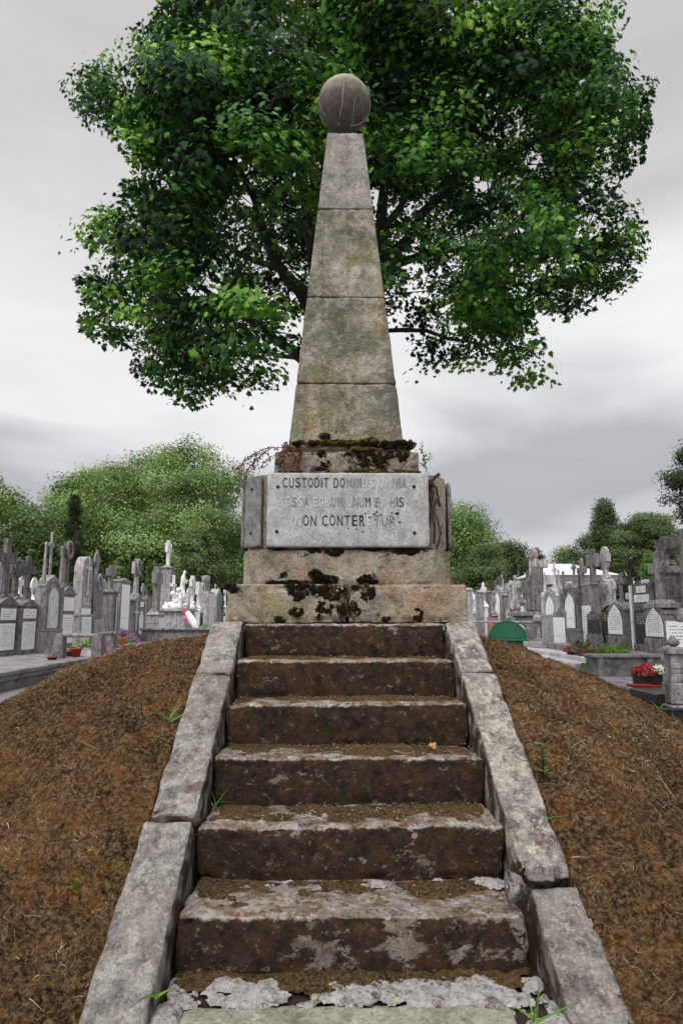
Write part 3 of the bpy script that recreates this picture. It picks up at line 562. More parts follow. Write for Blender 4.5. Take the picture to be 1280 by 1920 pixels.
on_ball([(645,152),(643,170),(642,190),(640,200),(637,215),(634,235)],.0022,'wire'); on_ball([(665,182),(663,205),(661,225),(659,240)],.0018,'wire'); on_ball([(694,187),(694,200),(692,214),(682,226),(670,234),(657,234)],.0030,'wire'); on_ball([(598,190),(602,205),(610,216)],.0016,'wire'); on_ball([(597,215),(601,230),(608,240)],.0022,'wire')
# moss cushions
mossmat('thin_moss',[srgb(74,66,48),srgb(104,96,72),srgb(60,54,40),srgb(92,90,56),srgb(128,120,100)],k=1.6)
def crust(px0,px1,py0,py1,D,spots,mat,parent,amp=.012,seed=1,fr=11,slab=0,thr=.0,st_=.0032):
    """moss growing on an upright face: spots = (px,py,rx,ry,strength) where it has taken hold"""
    if mat=='dark_moss': crust(px0-6,px1+6,py0,py1,D+.0012,spots,'thin_moss',parent,.0012,seed,fr,0,thr-.17,st_)
    a,b_=at(px0,py1,D),at(px1,py0,D); X,Z,Q=grid(a.x,b_.x,a.z,b_.z,st_); Y=np.full(len(X),D); p=np.stack([X,Y,Z],1); m=np.full(len(X),-1.)
    for (cx,cy,rx,ry,s_) in spots:
        q=at(cx,cy,D); rX=rx/F*D*1.02; rZ=ry/F*D*1.02; m=np.maximum(m,s_-((X-q.x)/rX)**2-((Z-q.z)/rZ)**2)
    m=np.clip(m,-1.2,.5)*.42+fbm(p*26,5,seed,.7)*1.05-.06-thr
    Yn=D+.002-np.clip(m,-.1,.45)*amp*2.4-np.clip(fbm(p*34,3,seed+2)+.3,0,1)*amp*.7*(m>0)-fbm(p*80,2,seed+4)*amp*.25
    keep=m[Q].max(1)>0; Q=Q[keep]; us,iv=np.unique(Q,return_inverse=True); return par(mk('moss_patch',np.stack([X,Yn,Z],1)[us],iv.reshape(Q.shape),mat,None,True),parent)
F1=yb_-.002
crust(535,600,1095,1128,F1,[(565,1107,34,12,1.),(560,1118,10,10,.8),(545,1102,12,8,1)],'dark_moss',mo,seed=4)
crust(590,650,1095,1168,F1,[(622,1112,26,14,.9),(606,1140,22,12,.8),(640,1145,10,20,.8),(598,1156,10,8,.5)],'dark_moss',mo,seed=14,amp=.008)
crust(540,570,1130,1158,F1,[(556,1147,13,8,1)],'dark_moss',mo,seed=24); crust(650,706,1097,1168,F1+.004,[(690,1114,12,14,1),(672,1100,16,6,.6),(664,1142,14,14,.6)],'dark_moss',mo,seed=34,amp=.008)
crust(772,796,1136,1168,F1+.004,[(784,1150,10,12,.9)],'dark_moss',mo,seed=44); crust(420,450,1095,1116,F1,[(434,1102,13,9,1)],'dark_moss',mo,seed=54); crust(515,540,1155,1168,F1,[(528,1162,11,6,.9)],'dark_moss',mo,seed=64); crust(716,734,1154,1168,F1+.004,[(725,1160,8,5,.9)],'dark_moss',mo,seed=65)
F2=yf-.004
crust(576,632,1066,1096,F2,[(594,1079,13,10,1.1),(616,1086,16,8,1.1),(605,1092,26,5,1)],'dark_moss',mo,.03,seed=74); crust(664,714,1074,1096,F2,[(682,1085,12,9,1.1),(698,1091,14,4,.9)],'dark_moss',mo,.03,seed=84)
crust(500,580,1084,1096,F2,[(510,1092,12,4,.8),(548,1092,26,4,.8)],'dark_moss',mo,.02,seed=94); crust(512,544,1066,1088,F2,[(526,1078,12,6,.7)],'dark_moss',mo,.008,seed=95)
crust(500,800,1026,1044,F2,[(520,1030,20,4,.8),(592,1031,14,6,.9),(628,1034,18,7,1),(700,1030,30,4,.7),(765,1032,24,7,1)],'dark_moss',mo,.012,seed=104)
F3=YM-h1-.002
crust(640,774,842,886,F3,[(690,855,44,12,1),(735,852,34,9,1),(678,872,22,10,.6),(715,870,16,16,.5),(752,862,10,10,.6)],'dark_moss',mo,.012,seed=114); crust(590,640,844,886,F3,[(604,852,9,8,.9),(612,868,11,8,.9),(600,880,14,4,.8)],'dark_moss',mo,.010,seed=124)
F4=YM-h2-.004
crust(536,775,823,845,F4,[(575,832,34,5,1),(640,830,60,5,1),(715,832,60,7,1),(745,838,24,6,1)],'dark_moss',mo,.02,seed=134); crust(545,720,822,838,F4-.012,[(580,829,30,4,1),(640,829,50,5,1.1),(690,827,30,4,.9)],'gold_moss',mo,.022,seed=144)
crust(655,705,836,846,F3-.006,[(682,841,20,4,1.1)],'gold_moss',mo,.022,seed=154); crust(512,790,878,890,F3-.035,[(540,885,40,4,.8),(610,885,30,4,.7),(700,883,50,5,1),(765,885,30,4,.9)],'gold_moss',mo,.022,seed=164)
crust(676,712,816,832,YM-h3-.01,[(694,826,14,6,1.1)],'dark_moss',mo,.022,seed=174); crust(596,630,806,832,YM-h3,[(612,818,12,8,.6)],'dark_moss',mo,.006,seed=184)
# vines -------------------------------------------------------
def vine(name,paths,lab,leafmat,n,size,ltype='oval',stemr=.004,seed=3,stem='root_wood',spread=.02):
    g=np.random.default_rng(seed); e=empty(name,at(*paths[0][0]),0,lab,'vine'); b=MB(); Ps=[]
    for P in paths:
        W=[at(*p) for p in P]; b.tube([tuple(w_) for w_ in W],[stemr*(1-.6*i/len(W)) for i in range(len(W))],5)
        for i in range(len(W)-1):
            for t in np.linspace(0,1,6,endpoint=False): Ps.append(np.array(W[i].lerp(W[i+1],t)))
    par(b.obj('stem',stem,None,True),e)
    if n:
        Ps=np.array(Ps); q=Ps[g.integers(0,len(Ps),n)]+g.normal(0,spread,(n,3))*np.array([1,.5,1]); par(leaves('foliage',q,g.normal(0,1,(n,3))+np.array([0,-.8,.3]),g.normal(0,.6,(n,3))+np.array([0,0,-.8]),g.uniform(.6,1.3,n)*size,g.uniform(0,1,n),leafmat,None,ltype),e)
    return e
Dv=YM-h1-.05
vine('creeping_vine',[[(560,842,Dv),(540,838,Dv-.02),(505,840,Dv-.04),(480,848,Dv-.05),(462,860,Dv-.05),(450,875,Dv-.05),(440,885,Dv-.05)],[(540,842,Dv),(520,850,Dv-.03),(500,862,Dv-.05),(485,880,Dv-.05)],[(505,842,Dv-.03),(478,862,Dv-.05),(462,885,Dv-.05),(455,905,Dv-.06)],[(480,850,Dv),(455,868,Dv-.05),(447,888,Dv-.05)],[(495,848,Dv),(475,870,Dv-.05),(470,880,Dv-.05)]],'reddish brown withered vine arching off the left corner of the ledges','red_leaf',420,.016,stemr=.0032,seed=4,spread=.012)
vine('creeping_vine',[[(570,842,Dv),(555,855,Dv-.02),(545,878,Dv-.02)],[(560,845,Dv),(535,858,Dv-.02),(522,880,Dv-.02)],[(550,840,Dv),(528,850,Dv-.02),(518,868,Dv-.02)],[(565,850,Dv),(560,868,Dv-.02),(556,884,Dv-.02)]],'red leaved creeper spread flat over the left end of the upper block','red_leaf',480,.015,stemr=.0025,seed=6,spread=.012)
vine('creeping_vine',[[(800,885,Dv+.1),(795,865,Dv+.1),(791,845,Dv+.1),(790,826,Dv+.1)],[(793,862,Dv+.1),(800,850,Dv+.1)],[(795,870,Dv+.1),(804,860,Dv+.1),(806,850,Dv+.1)],[(792,850,Dv+.1),(786,840,Dv+.1)],[(795,875,Dv+.1),(787,866,Dv+.1)]],'dark twiggy sprig standing up behind the right end of the ledges','far_leaf_dark',110,.014,stemr=.003,seed=8,spread=.009)
rD=yf+.02
vine('creeping_vine',[[(824,888,rD-.05),(815,895,rD-.04),(806,905,rD-.02),(803,925,rD),(810,950,rD),(820,975,rD),(826,1000,rD),(818,1030,rD)],[(806,905,rD),(812,925,rD),(808,950,rD),(815,985,rD),(813,1020,rD)],[(822,930,rD),(815,945,rD),(806,965,rD),(804,990,rD)],[(803,900,rD-.03),(818,915,rD),(824,950,rD)]],'gnarled dead woody vine clinging to the right chamfer of the pedestal','far_leaf_dark',0,.01,stemr=.013,seed=9)
# ============================================================ TREES
def limb_mesh(name,segs,mat,parent):
    b=MB()
    for P,Rd in segs: b.tube(P,Rd,7 if Rd[0]>.04 else 4)
    return b.obj(name,mat,parent,True)
def smooth_path(P,g,wob):
    out=[];P=[np.array(p,float) for p in P]
    for i in range(len(P)-1):
        a,b=P[i],P[i+1]; n=max(2,int(np.linalg.norm(b-a)/.35))
        for t in np.linspace(0,1,n,endpoint=False): out.append(a+(b-a)*t+g.normal(0,wob,3)*(0 if (t==0) else 1))
    out.append(P[-1]); return out
def puffs(pl,npf,per,D,half,mar,shell,seed,r,Rr=None):
    g=np.random.default_rng(seed+500); A_=crown_pts(pl,npf,D,half,mar,shell,Rr,seed); idx=np.repeat(np.arange(npf),per); u=norm(g.normal(0,1,(len(idx),3))+np.array([0,-.15,.25])); rr=r*g.uniform(.6,1.25,npf)[idx]
    return A_[idx]+u*rr[:,None]*np.array([1.15,1.15,.8]),u,idx,g.normal(0,1,npf)
def rough(pl,amp,seed):
    g=random.Random(seed); out=[]
    for i in range(len(pl)):
        a=pl[i];b=pl[(i+1)%len(pl)]; L_=math.hypot(b[0]-a[0],b[1]-a[1]); n=max(1,int(L_/(amp*1.6)))
        for k in range(n):
            t=k/n; o_=g.uniform(-amp,amp)*.6 if k else 0; out.append((a[0]+(b[0]-a[0])*t-(b[1]-a[1])/max(L_,1)*o_,a[1]+(b[1]-a[1])*t+(b[0]-a[0])/max(L_,1)*o_))
    return out
MT=9.6
big=[(300,35),(262,45),(238,78),(208,72),(176,92),(150,132),(116,138),(128,170),(150,195),(165,230),(215,245),(243,280),(262,300),(248,330),(232,372),(196,378),(168,410),(120,432),(124,470),(152,512),(160,560),(160,606),(196,642),(240,640),(262,660),(258,722),(300,728),(352,762),(412,734),(462,752),(508,772),(520,740),(536,700),(552,650),(600,640),(740,640),(748,705),(766,722),(806,706),(812,684),(862,684),(904,672),(944,706),(962,718),(1000,712),(1040,722),(1026,672),(1004,630),(986,590),(980,566),(1012,566),(1062,600),(1092,572),(1142,556),(1186,516),(1206,458),(1192,400),(1180,372),(1140,372),(1156,330),(1190,296),(1206,240),(1204,190),(1240,130),(1232,100),(1196,104),(1150,112),(1132,86),(1166,40),(1156,6),(1110,10),(1062,0),(1060,-60),(960,-150),(760,-230),(560,-230),(400,-160),(330,-60)]
tr=empty('maple_tree',(0.02,MT,0),0,'tall spreading maple with a dense dark green crown directly behind the obelisk','tree')
g=np.random.default_rng(77)
C,U_,pi_,pv=puffs(big,250,8,MT,3.3,44,.6,5,.50,170)
# sky gaps seen through the crown
gaps=[(562,612,34,22),(560,545,20,26),(700,380,20,50),(770,500,40,16),(900,345,24,30),(975,430,18,14),(970,545,30,16),(440,300,30,18),(470,375,22,22),(380,545,50,16),(460,600,60,10),(330,690,18,10),(840,575,18,12),(1000,300,30,30),(905,560,20,12),(520,420,14,26),(860,610,30,8),(640,60,10,14),(1090,150,14,12)]
def px_of(P):
    d=P-np.array(CAM); r_=np.array(rt);u_=np.array(up);f_=np.array(fw); dz=d@f_; return 640+F*(d@r_)/dz,960-F*(d@u_)/dz
C2=crown_pts(big,600,MT,3.3,15,.8,170,seed=15); C=np.concatenate([C,C2]); U_=np.concatenate([U_,norm(g.normal(0,.5,(600,3))+np.array([0,-.2,.5]))]); pi_=np.concatenate([pi_,g.integers(0,250,600)])
qx,qy=px_of(C); kp=inpoly(qx,qy,big)
for (a,b_,c_,d_) in gaps: kp&=(((qx-a)/c_)**2+((qy-b_)/d_)**2)>1.0
kp&=~((qy>300)&(C[:,1]<MT)&(g.random(len(C))<.2)); kp&=~((np.hypot((qx-650)/260,(qy-440)/170)<1)&(C[:,1]<MT-.3)&(g.random(len(C))<.8))
C=C[kp]; U_=U_[kp]; pi_=pi_[kp]; nC=len(C)
dens=g.integers(52,96,nC); idx=np.repeat(np.arange(nC),dens); n=len(idx)
# each spray is a flattened, drooping umbrella of leaves
axis=norm(g.normal(0,.28,(nC,3))+U_*.75+np.array([0,-.1,.7])); off=g.normal(0,1,(n,3))*np.array([.18,.18,.065]); P=C[idx]+off; P[:,2]-=.35*(off[:,0]**2+off[:,1]**2)*2
nr=axis[idx]+off*np.array([1.8,1.8,0])+g.normal(0,.42,(n,3)); tip=norm(off*np.array([1,1,0])+1e-3)*.8+np.array([0,0,-.55])+g.normal(0,.3,(n,3))
qx,qy=px_of(P); e=edist(qx,qy,big); ins=inpoly(qx,qy,big); k=ins|(e<16)
for (a,b_,c_,d_) in gaps: k&=((((qx-a)/c_)**2+((qy-b_)/d_)**2)>.35)|(g.random(n)<.2)
cv=np.clip(.42+pv[pi_]*.20+g.normal(0,.14,nC),0,1)
v=np.clip(cv[idx]+g.normal(0,.12,n)+(g.random(n)<.03)*.3,0,1)
leaves('crown',P[k],nr[k],tip[k],g.uniform(.048,.094,n)[k],v[k],'maple_leaf',tr); tr.children[0].matrix_parent_inverse=Matrix.Translation(-tr.location)
# trunk and limbs
def A(px,py,D): p=at(px,py,D); return np.array(p)
t0=np.array([.05,MT,-.1]); t1=A(648,760,MT); t2=A(640,600,MT)
segs=[([t0,A(650,1000,MT),t1,t2],[.34,.27,.24,.22])]
limbs=[([t1,A(590,690,MT-.2),A(545,655,MT-.4),A(490,610,MT-.8),A(430,575,MT-1.2),A(340,515,MT-1.6),A(250,480,MT-1.8)],.095),
([t2,A(575,570,MT-.2),A(535,520,MT-.4),A(500,450,MT-.6),A(480,380,MT-1.),A(440,310,MT-1.4),A(330,230,MT-1.8),A(230,160,MT-2)],.10),
([t2,A(590,500,MT),A(578,420,MT),A(565,340,MT-.2),A(545,250,MT-.6),A(500,120,MT-1),A(470,0,MT-1)],.12),
([t2,A(640,450,MT+.3),A(645,300,MT+.3),A(660,150,MT),A(680,0,MT)],.13),
([t2,A(690,520,MT),A(715,430,MT-.1),A(722,340,MT-.2),A(745,220,MT-.6),A(800,100,MT-1),A(840,-20,MT-1)],.12),
([t2,A(700,530,MT),A(740,470,MT-.3),A(790,400,MT-.6),A(870,330,MT-1),A(960,285,MT-1.4),A(1080,230,MT-1.8),A(1160,150,MT-2)],.11),
([t2,A(690,545,MT),A(745,495,MT+.2),A(810,470,MT+.1),A(900,465,MT-.2),A(1000,465,MT-.5),A(1100,480,MT-.8),A(1150,500,MT-1)],.085),
([t1,A(720,620,MT),A(800,620,MT-.2),A(880,640,MT-.3),A(960,670,MT-.6)],.05),
([t1,A(560,670,MT+.2),A(500,660,MT+.3),A(440,660,MT+.2),A(340,640,MT-.2)],.05),
([t2,A(575,545,MT+.3),A(520,500,MT+.6),A(440,470,MT+.8),A(330,420,MT+1),A(240,400,MT+.6)],.075),
([t2,A(690,480,MT+.5),A(760,360,MT+1),A(860,240,MT+1.2),A(950,120,MT+1)],.10),
([t2,A(660,480,MT-.6),A(640,360,MT-1.4),A(600,200,MT-2.2),A(560,60,MT-2.4)],.09)]
nodes=[];rad=[]
for P_,r0 in limbs:
    Q_=smooth_path(P_,g,.03); Rd=[r0*(1-i/(len(Q_)-1))**.8*.95+.006 for i in range(len(Q_))]; segs.append((Q_,Rd)); nodes+=Q_; rad+=Rd
nodes=np.array(nodes); order=np.argsort(np.min(np.linalg.norm(C[:,None,:]-nodes[None,::3],axis=2),axis=1))
nodes=[*nodes]
for ci in order[::1]:
    c=C[ci]; NA=np.array(nodes); d=np.linalg.norm(NA-c,axis=1); d=d+np.clip(NA[:,2]-c[2]+.1,0,9)*.5; j=int(np.argmin(d)); a=NA[j]
    if d[j]>2.4: continue
    mid=a+(c-a)*.5+g.normal(0,.07,3)+np.array([0,0,.06]); segs.append(([a,mid,c],[.016 if d[j]>.5 else .011,.010,.005])); nodes+=[mid,c]
o=limb_mesh('trunk',segs,'bark',tr); o.matrix_parent_inverse=Matrix.Translation(-tr.location)
def far_tree(name,lab,outline,D,half,nc,per,spread,size,mat,trunks,seed,mar=8,vbase=.45,up_=1.,tw=.12,shell=.5,bark='bark_light',gaps=(),vert=.6):
    g=np.random.default_rng(seed); xs=[p[0] for p in outline]; base=at((min(xs)+max(xs))/2,1100,D); e=empty(name,(base.x,base.y,0),0,lab,'tree')
    if D>20: K_=1.7; D*=K_; size*=K_; spread*=K_; half*=K_; tw*=K_
    size*=.34; per=int(per*4.6); spread*=.74; slim=name in('cypress_tree','conifer_tree')
    outline=rough(outline,mar*.9,seed); npf=max(14,nc//9) if not slim else nc; C,U_,pi_,pv=puffs(outline,npf,1 if slim else 11,D,half,mar*1.1,shell,seed,spread*(.5 if slim else 1.9)); qx,qy=px_of(C); kp=np.ones(len(C),bool)
    for (a,b_,c_,d_) in gaps: kp&=(((qx-a)/c_)**2+((qy-b_)/d_)**2)>1.0
    C=C[kp]; U_=U_[kp]; pi_=pi_[kp]; nC=len(C); per=int(per*.9*(1.5 if slim else 1)); idx=np.repeat(np.arange(nC),per); n=len(idx); off=np.clip(g.normal(0,1,(n,3)),-1.7,1.7)*np.array([spread,spread,spread*vert]); P=C[idx]+off
    v=np.clip(vbase+(pv[pi_]*.09+g.normal(0,.07,nC))[idx]+g.normal(0,.11,n),0,1)
    nr=U_[idx]*1.1+off/spread*.35+np.array([0,-.1,.45*up_])+g.normal(0,.4,(n,3)); tip=g.normal(0,1,(n,3))+np.array([0,0,-.3])
    par(leaves('crown',P,nr,tip,g.uniform(.6,1.25,n)*size,v,mat,None,'oval'),e)
    b=MB(); cen=C.mean(0)
    for (px,lean) in trunks:
        q=at(px,1100,D); top=Vector((q.x+lean,q.y,cen[2]+ (C[:,2].max()-cen[2])*.4)); P_=[Vector((q.x,q.y,-.05)),Vector((q.x+lean*.3,q.y,top.z*.4)),top]; b.tube(P_,[tw*1.3,tw,tw*.35],8)
        sel=g.choice(nC,min(nC,26),replace=False)
        for ci in sel:
            t=g.uniform(.35,1.); a=P_[0].lerp(top,t); b.tube([a,a.lerp(Vector(C[ci]),.5)+Vector((0,0,.1)),Vector(C[ci])],[tw*.3,tw*.2,tw*.06],4)
    par(b.obj('trunk',bark,None,True),e); return e
far_tree('broadleaf_tree','mid green leafy tree at the left edge behind the grave crosses',[(-60,900),(0,922),(30,918),(58,930),(84,934),(104,956),(112,985),(108,1010),(122,1030),(120,1090),(120,1165),(-60,1165)],34,4,520,26,.55,.40,'far_leaf',[(40,0)],31,8,.36,gaps=[(118,1000,16,14),(95,1010,12,6)])
far_tree('broadleaf_tree','largest light green tree filling the sky between cypress and pedestal',[(104,918),(128,902),(158,900),(182,880),(200,872),(226,872),(250,860),(282,852),(318,850),(344,850),(366,842),(388,858),(410,870),(428,892),(448,905),(462,935),(478,960),(480,1165),(120,1165),(130,1060),(112,980)],40,7,1500,30,.62,.40,'far_leaf',[(250,1),(390,-1)],32,9,.56,gaps=[(118,1005,10,12)])
far_tree('conifer_tree','rounded olive green conifer in front of the big light green tree',[(368,978),(382,986),(396,1010),(410,1035),(418,1060),(424,1090),(404,1104),(340,1104),(322,1086),(328,1050),(338,1018),(352,990)],33,1.6,230,40,.32,.26,'far_leaf_dark',[(372,0)],33,5,.66)
far_tree('cypress_tree','tall slim dark cypress rising left of the big light green tree',[(138,914),(146,935),(150,970),(154,1010),(156,1060),(154,1140),(124,1140),(122,1060),(126,1000),(130,950)],30,.5,150,40,.16,.16,'far_leaf_dark',[(139,0)],34,3,.22)
far_tree('cypress_tree','small light green cypress behind the slab shaped tomb on the left',[(223,1038),(230,1062),(234,1084),(234,1112),(214,1112),(214,1080),(217,1060)],27,.3,60,40,.09,.13,'far_leaf',[(224,0)],35,1.5,.42)
far_tree('cypress_tree','thin green cypress spike between the ornate cross and the square cross',[(285,1046),(290,1062),(292,1110),(276,1110),(279,1066)],27,.22,40,36,.08,.12,'far_leaf',[(284,0)],36,1.,.38)
far_tree('cypress_tree','narrow cypress behind the small square cross near the left edge',[(61,1024),(69,1050),(72,1110),(50,1110),(54,1050)],25,.3,50,40,.09,.13,'far_leaf_dark',[(61,0)],37,1.5,.5)
far_tree('broadleaf_tree','light green tree just right of the pedestal',[(820,962),(846,964),(868,960),(890,968),(908,990),(912,1012),(926,1030),(934,1060),(940,1120),(930,1165),(820,1165)],40,4,520,26,.55,.36,'far_leaf',[(870,0)],38,6,.5)
far_tree('broadleaf_tree','dense dark rounded tree in front of the light one right of the pedestal',[(898,1030),(920,1036),(936,1052),(942,1080),(938,1110),(932,1150),(868,1150),(866,1100),(874,1060),(884,1040)],33,2,260,36,.34,.24,'far_leaf_dark',[(905,0)],39,5,.5)
far_tree('pine_tree','open dark pine with bare stems beside the angel monument',[(928,1014),(945,1018),(962,1012),(974,1026),(984,1044),(990,1064),(984,1090),(990,1165),(932,1165),(938,1100),(936,1060),(924,1036)],36,1.6,150,26,.3,.24,'far_leaf_dark',[(950,.2),(962,-.2),(976,.3)],40,3,.42,gaps=[(955,1066,10,6),(972,1082,9,9),(950,1090,8,10),(968,1110,8,14)],tw=.10)
far_tree('cypress_tree','slim dark cypress peeping over the angel monument',[(1003,1016),(1008,1024),(1013,1026),(1019,1040),(1020,1070),(1018,1140),(994,1140),(998,1050)],34,.4,60,30,.13,.15,'far_leaf_dark',[(1007,0)],41,1.5,.3)
far_tree('broadleaf_tree','low green tree behind the white roof',[(1030,1042),(1050,1022),(1066,1016),(1084,1020),(1096,1036),(1112,1046),(1120,1160),(1030,1160)],62,4,260,24,.6,.44,'far_leaf',[(1070,0)],42,4,.34)
far_tree('pine_tree','small dark ragged tree left of the tall conifer',[(1094,1012),(1106,1002),(1118,1004),(1122,1040),(1120,1150),(1098,1150),(1096,1040)],50,1.5,80,20,.4,.32,'far_leaf_dark',[(1108,0)],43,4,.3)
far_tree('conifer_tree','tall pointed dark conifer behind the crosses on the right',[(1129,930),(1135,934),(1146,954),(1154,978),(1162,1004),(1168,1030),(1174,1090),(1172,1150),(1108,1150),(1108,1050),(1111,1010),(1117,975),(1123,945)],44,1.6,330,34,.36,.30,'far_leaf_dark',[(1140,0)],44,4,.42,vert=.9)
far_tree('pine_tree','broad layered dark green pine at the right with leaning bare trunks',[(1166,980),(1190,972),(1204,960),(1220,970),(1232,984),(1246,1000),(1256,1020),(1254,1050),(1246,1075),(1210,1086),(1180,1070),(1160,1060),(1160,1010)],36,2.4,300,34,.40,.28,'far_leaf_dark',[(1186,-.5),(1204,-.8)],45,5,.56,gaps=[(1178,1052,5,4),(1215,1080,6,6)],tw=.16,vert=.35)
far_tree('broadleaf_tree','distant bluish green tree behind the tall slab at the right edge',[(1240,990),(1256,990),(1268,1004),(1300,1000),(1300,1165),(1235,1165),(1236,1020)],58,3,180,24,.5,.36,'far_leaf_dark',[(1265,0)],46,5,.55)
far_tree('cypress_tree','small bright green cypress behind the stone with two number plates',[(1214,1030),(1222,1052),(1228,1075),(1230,1110),(1200,1110),(1202,1078),(1208,1050)],24,.4,90,44,.10,.10,'bright_leaf',[(1215,0)],47,1.5,.28)
far_tree('broadleaf_tree','dark leafy branches hanging in from the upper right edge of the view',[(1284,862),(1266,874),(1250,892),(1254,914),(1268,922),(1262,938),(1252,950),(1250,976),(1284,984),(1480,1010),(1500,700),(1330,760)],13.5,1.3,420,30,.15,.14,'far_leaf_dark',[(1420,0)],48,4,.32)
# far woodland closing the view between the trunks
g=np.random.default_rng(90); px=g.uniform(-120,1400,22000); D=g.uniform(105,125,len(px)); py=1165-g.random(len(px))**1.1*np.interp(px,[-120,480,700,880,940,1000,1200,1280,1400],[150,150,110,110,66,52,60,90,100])
P=atv(px,py,D); tag(leaves('woodland',P,g.normal(0,.6,P.shape)+np.array([0,-.3,.8]),g.normal(0,1,P.shape),g.uniform(.9,1.9,len(P)),np.clip(.3+g.normal(0,.15,len(P)),0,1),'far_leaf_dark',None,'oval'),kind='stuff')
# ============================================================ GRAVES
def G(lab,px,D,z0,side,cat='gravestone',name='gravestone',group=None):
    p=at(px,1157,D); e=empty(name,(p.x,p.y,z0),0,lab,cat,group); e.rotation_euler.z={'L':R(90),'R':R(-90),'F':0}[side] if isinstance(side,str) else R(side)
    if side in ('L','R') and cat!='statue': e.scale=(.9,.56,1)
    return e
def ch(b,name,mat,root,smooth=False,bev=.012): return b.obj(name,mat,root,smooth,bev)
def crossm(b,z0,z1,w,t,arm=None,y=0,style='plain',ah=.68):
    h=z1-z0; arm=arm or h*.30; za=z0+h*ah
    if style=='taper':
        b.box(-w*.62,w*.62,y-t*.6,y+t*.6,z0,za,.8); b.box(-w/2,w/2,y-t/2,y+t/2,za,z1)
    else: b.box(-w/2,w/2,y-t/2,y+t/2,z0,z1)
    e=t/2-.004
    if style=='bud': 
        b.box(-arm,-w/2,y-e,y+e,za-w/2,za+w/2); b.box(w/2,arm,y-e,y+e,za-w/2,za+w/2)
        for c in ((-arm,za),(arm,za),(0,z1)): b.ball((c[0],y,c[1]),w*.62,8,(1,.7,1))
    elif style=='flare':
        for s in (-1,1): b.prism([(s*w/2,za-w*.45),(s*arm,za-w*.8),(s*arm,za+w*.8),(s*w/2,za+w*.45)][::s],y-e,y+e)
        b.prism([(-w*.8,z1+.01),(-w*.5,za+w*.5),(w*.5,za+w*.5),(w*.8,z1+.01)],y-e,y+e)
    else: b.box(-arm,-w/2,y-e,y+e,za-w/2,za+w/2); b.box(w/2,arm,y-e,y+e,za-w/2,za+w/2)
    if style=='ring':
        n=16;ri,ro=w*1.0,w*1.55;V=[];Fc=[]
        for i in range(n):
            a=2*math.pi*i/n
            for r_,yy in ((ri,y-e*.7),(ro,y-e*.7),(ro,y+e*.7),(ri,y+e*.7)): V.append((r_*math.cos(a),yy,za+r_*math.sin(a)))
        for i in range(n):
            k=(i+1)%n
            for q in range(4): Fc.append((i*4+q,i*4+(q+1)%4,k*4+(q+1)%4,k*4+q))
        b.add(V,Fc)
    return b
def wreath(root,z,r,t,mat='grave_grey',seed=1):
    g=random.Random(seed); b=MB()
    for i in range(14):
        a=2*math.pi*i/14; b.ball((r*math.cos(a),t,z+r*math.sin(a)),r*.32*g.uniform(.8,1.2),6)
    ch(b,'wreath',mat,root,True,0)
def plateo(root,w,z0,z1,y,mat,shape='rect',x=0,bolts=True):
    b=MB()
    if shape=='rect': b.box(x-w/2,x+w/2,y-.03,y,z0,z1)
    else:
        n=9; zc=z1-w*(.42 if shape=='point' else .5); pts=[(x-w/2,z0),(x+w/2,z0)]
        if shape=='round': pts+=[(x+w/2*math.cos(a),zc+w/2*math.sin(a)) for a in np.linspace(0,math.pi,n)]
        else: pts+=[(x+w/2,zc),(x+w*.36,zc+(z1-zc)*.55),(x,z1),(x-w*.36,zc+(z1-zc)*.55),(x-w/2,zc)]
        b.prism(pts,y-.03,y)
    return ch(b,'plaque',mat,root,False,.004)
def ped_cross(e,w,t,h,hp,mat='grave_dark',style='plain',cw=.16,plates=(('plate_short',.62,.82),('plate_many',.10,.56)),gable=True,arm=None,crown=None,cmat=None,ah=.68):
    b=MB(); b.box(-w/2-.05,w/2+.05,-t/2-.05,t/2+.05,0,.10); b.box(-w/2,w/2,-t/2,t/2,.10,hp*.88); b.box(-w/2-.03,w/2+.03,-t/2-.03,t/2+.03,hp*.59,hp*.61)
    if gable: b.prism([(-w/2-.05,hp*.88),(w/2+.05,hp*.88),(w/2+.05,hp*.91),(.12,hp*1.02),(-.12,hp*1.02),(-w/2-.05,hp*.91)],-t/2-.05,t/2+.05)
    else: b.box(-w/2-.05,w/2+.05,-t/2-.05,t/2+.05,hp*.88,hp*.93); b.box(-w/2,w/2,-t/2,t/2,hp*.93,hp*1.02,.7)
    ch(b,'pedestal',mat,e)
    b=MB(); b.box(-cw*.85,cw*.85,-cw*.75,cw*.75,hp*1.0,hp*1.05+.03,.85); crossm(b,hp*1.04,h,cw,cw*.8,arm or cw*1.7,0,style,ah); ch(b,'cross',cmat or mat,e)
    for m_,a,c in plates: plateo(e,w*.84,hp*a,hp*c,-t/2,m_)
    if crown: wreath(e,hp*1.04+(h-hp)*ah,cw*crown,-cw*.55,mat)
def round_stele(e,w,t,h,mat,panel=None,pm='plate_many',relief=True,base=.45):
    b=MB(); b.box(-w/2-.08,w/2+.08,-t/2-.06,t/2+.06,0,base); b.box(-w/2-.1,w/2+.1,-t/2-.08,t/2+.08,base,base+.05)
    n=12;r=w/2; b.prism([(-r,base+.05),(r,base+.05)]+[(r*math.cos(a),h-r+r*math.sin(a)) for a in np.linspace(0,math.pi,n)],-t/2,t/2); ch(b,'stele',mat,e)
    if relief:
        b=MB(); crossm(b,base+(h-base)*.34,h-.06,.10,.07,.2,-t/2-.03,'bud',.74); ch(b,'relief_cross','grave_white',e)
    plateo(e,w*.9,.06,base-.03,-t/2-.06,pm)
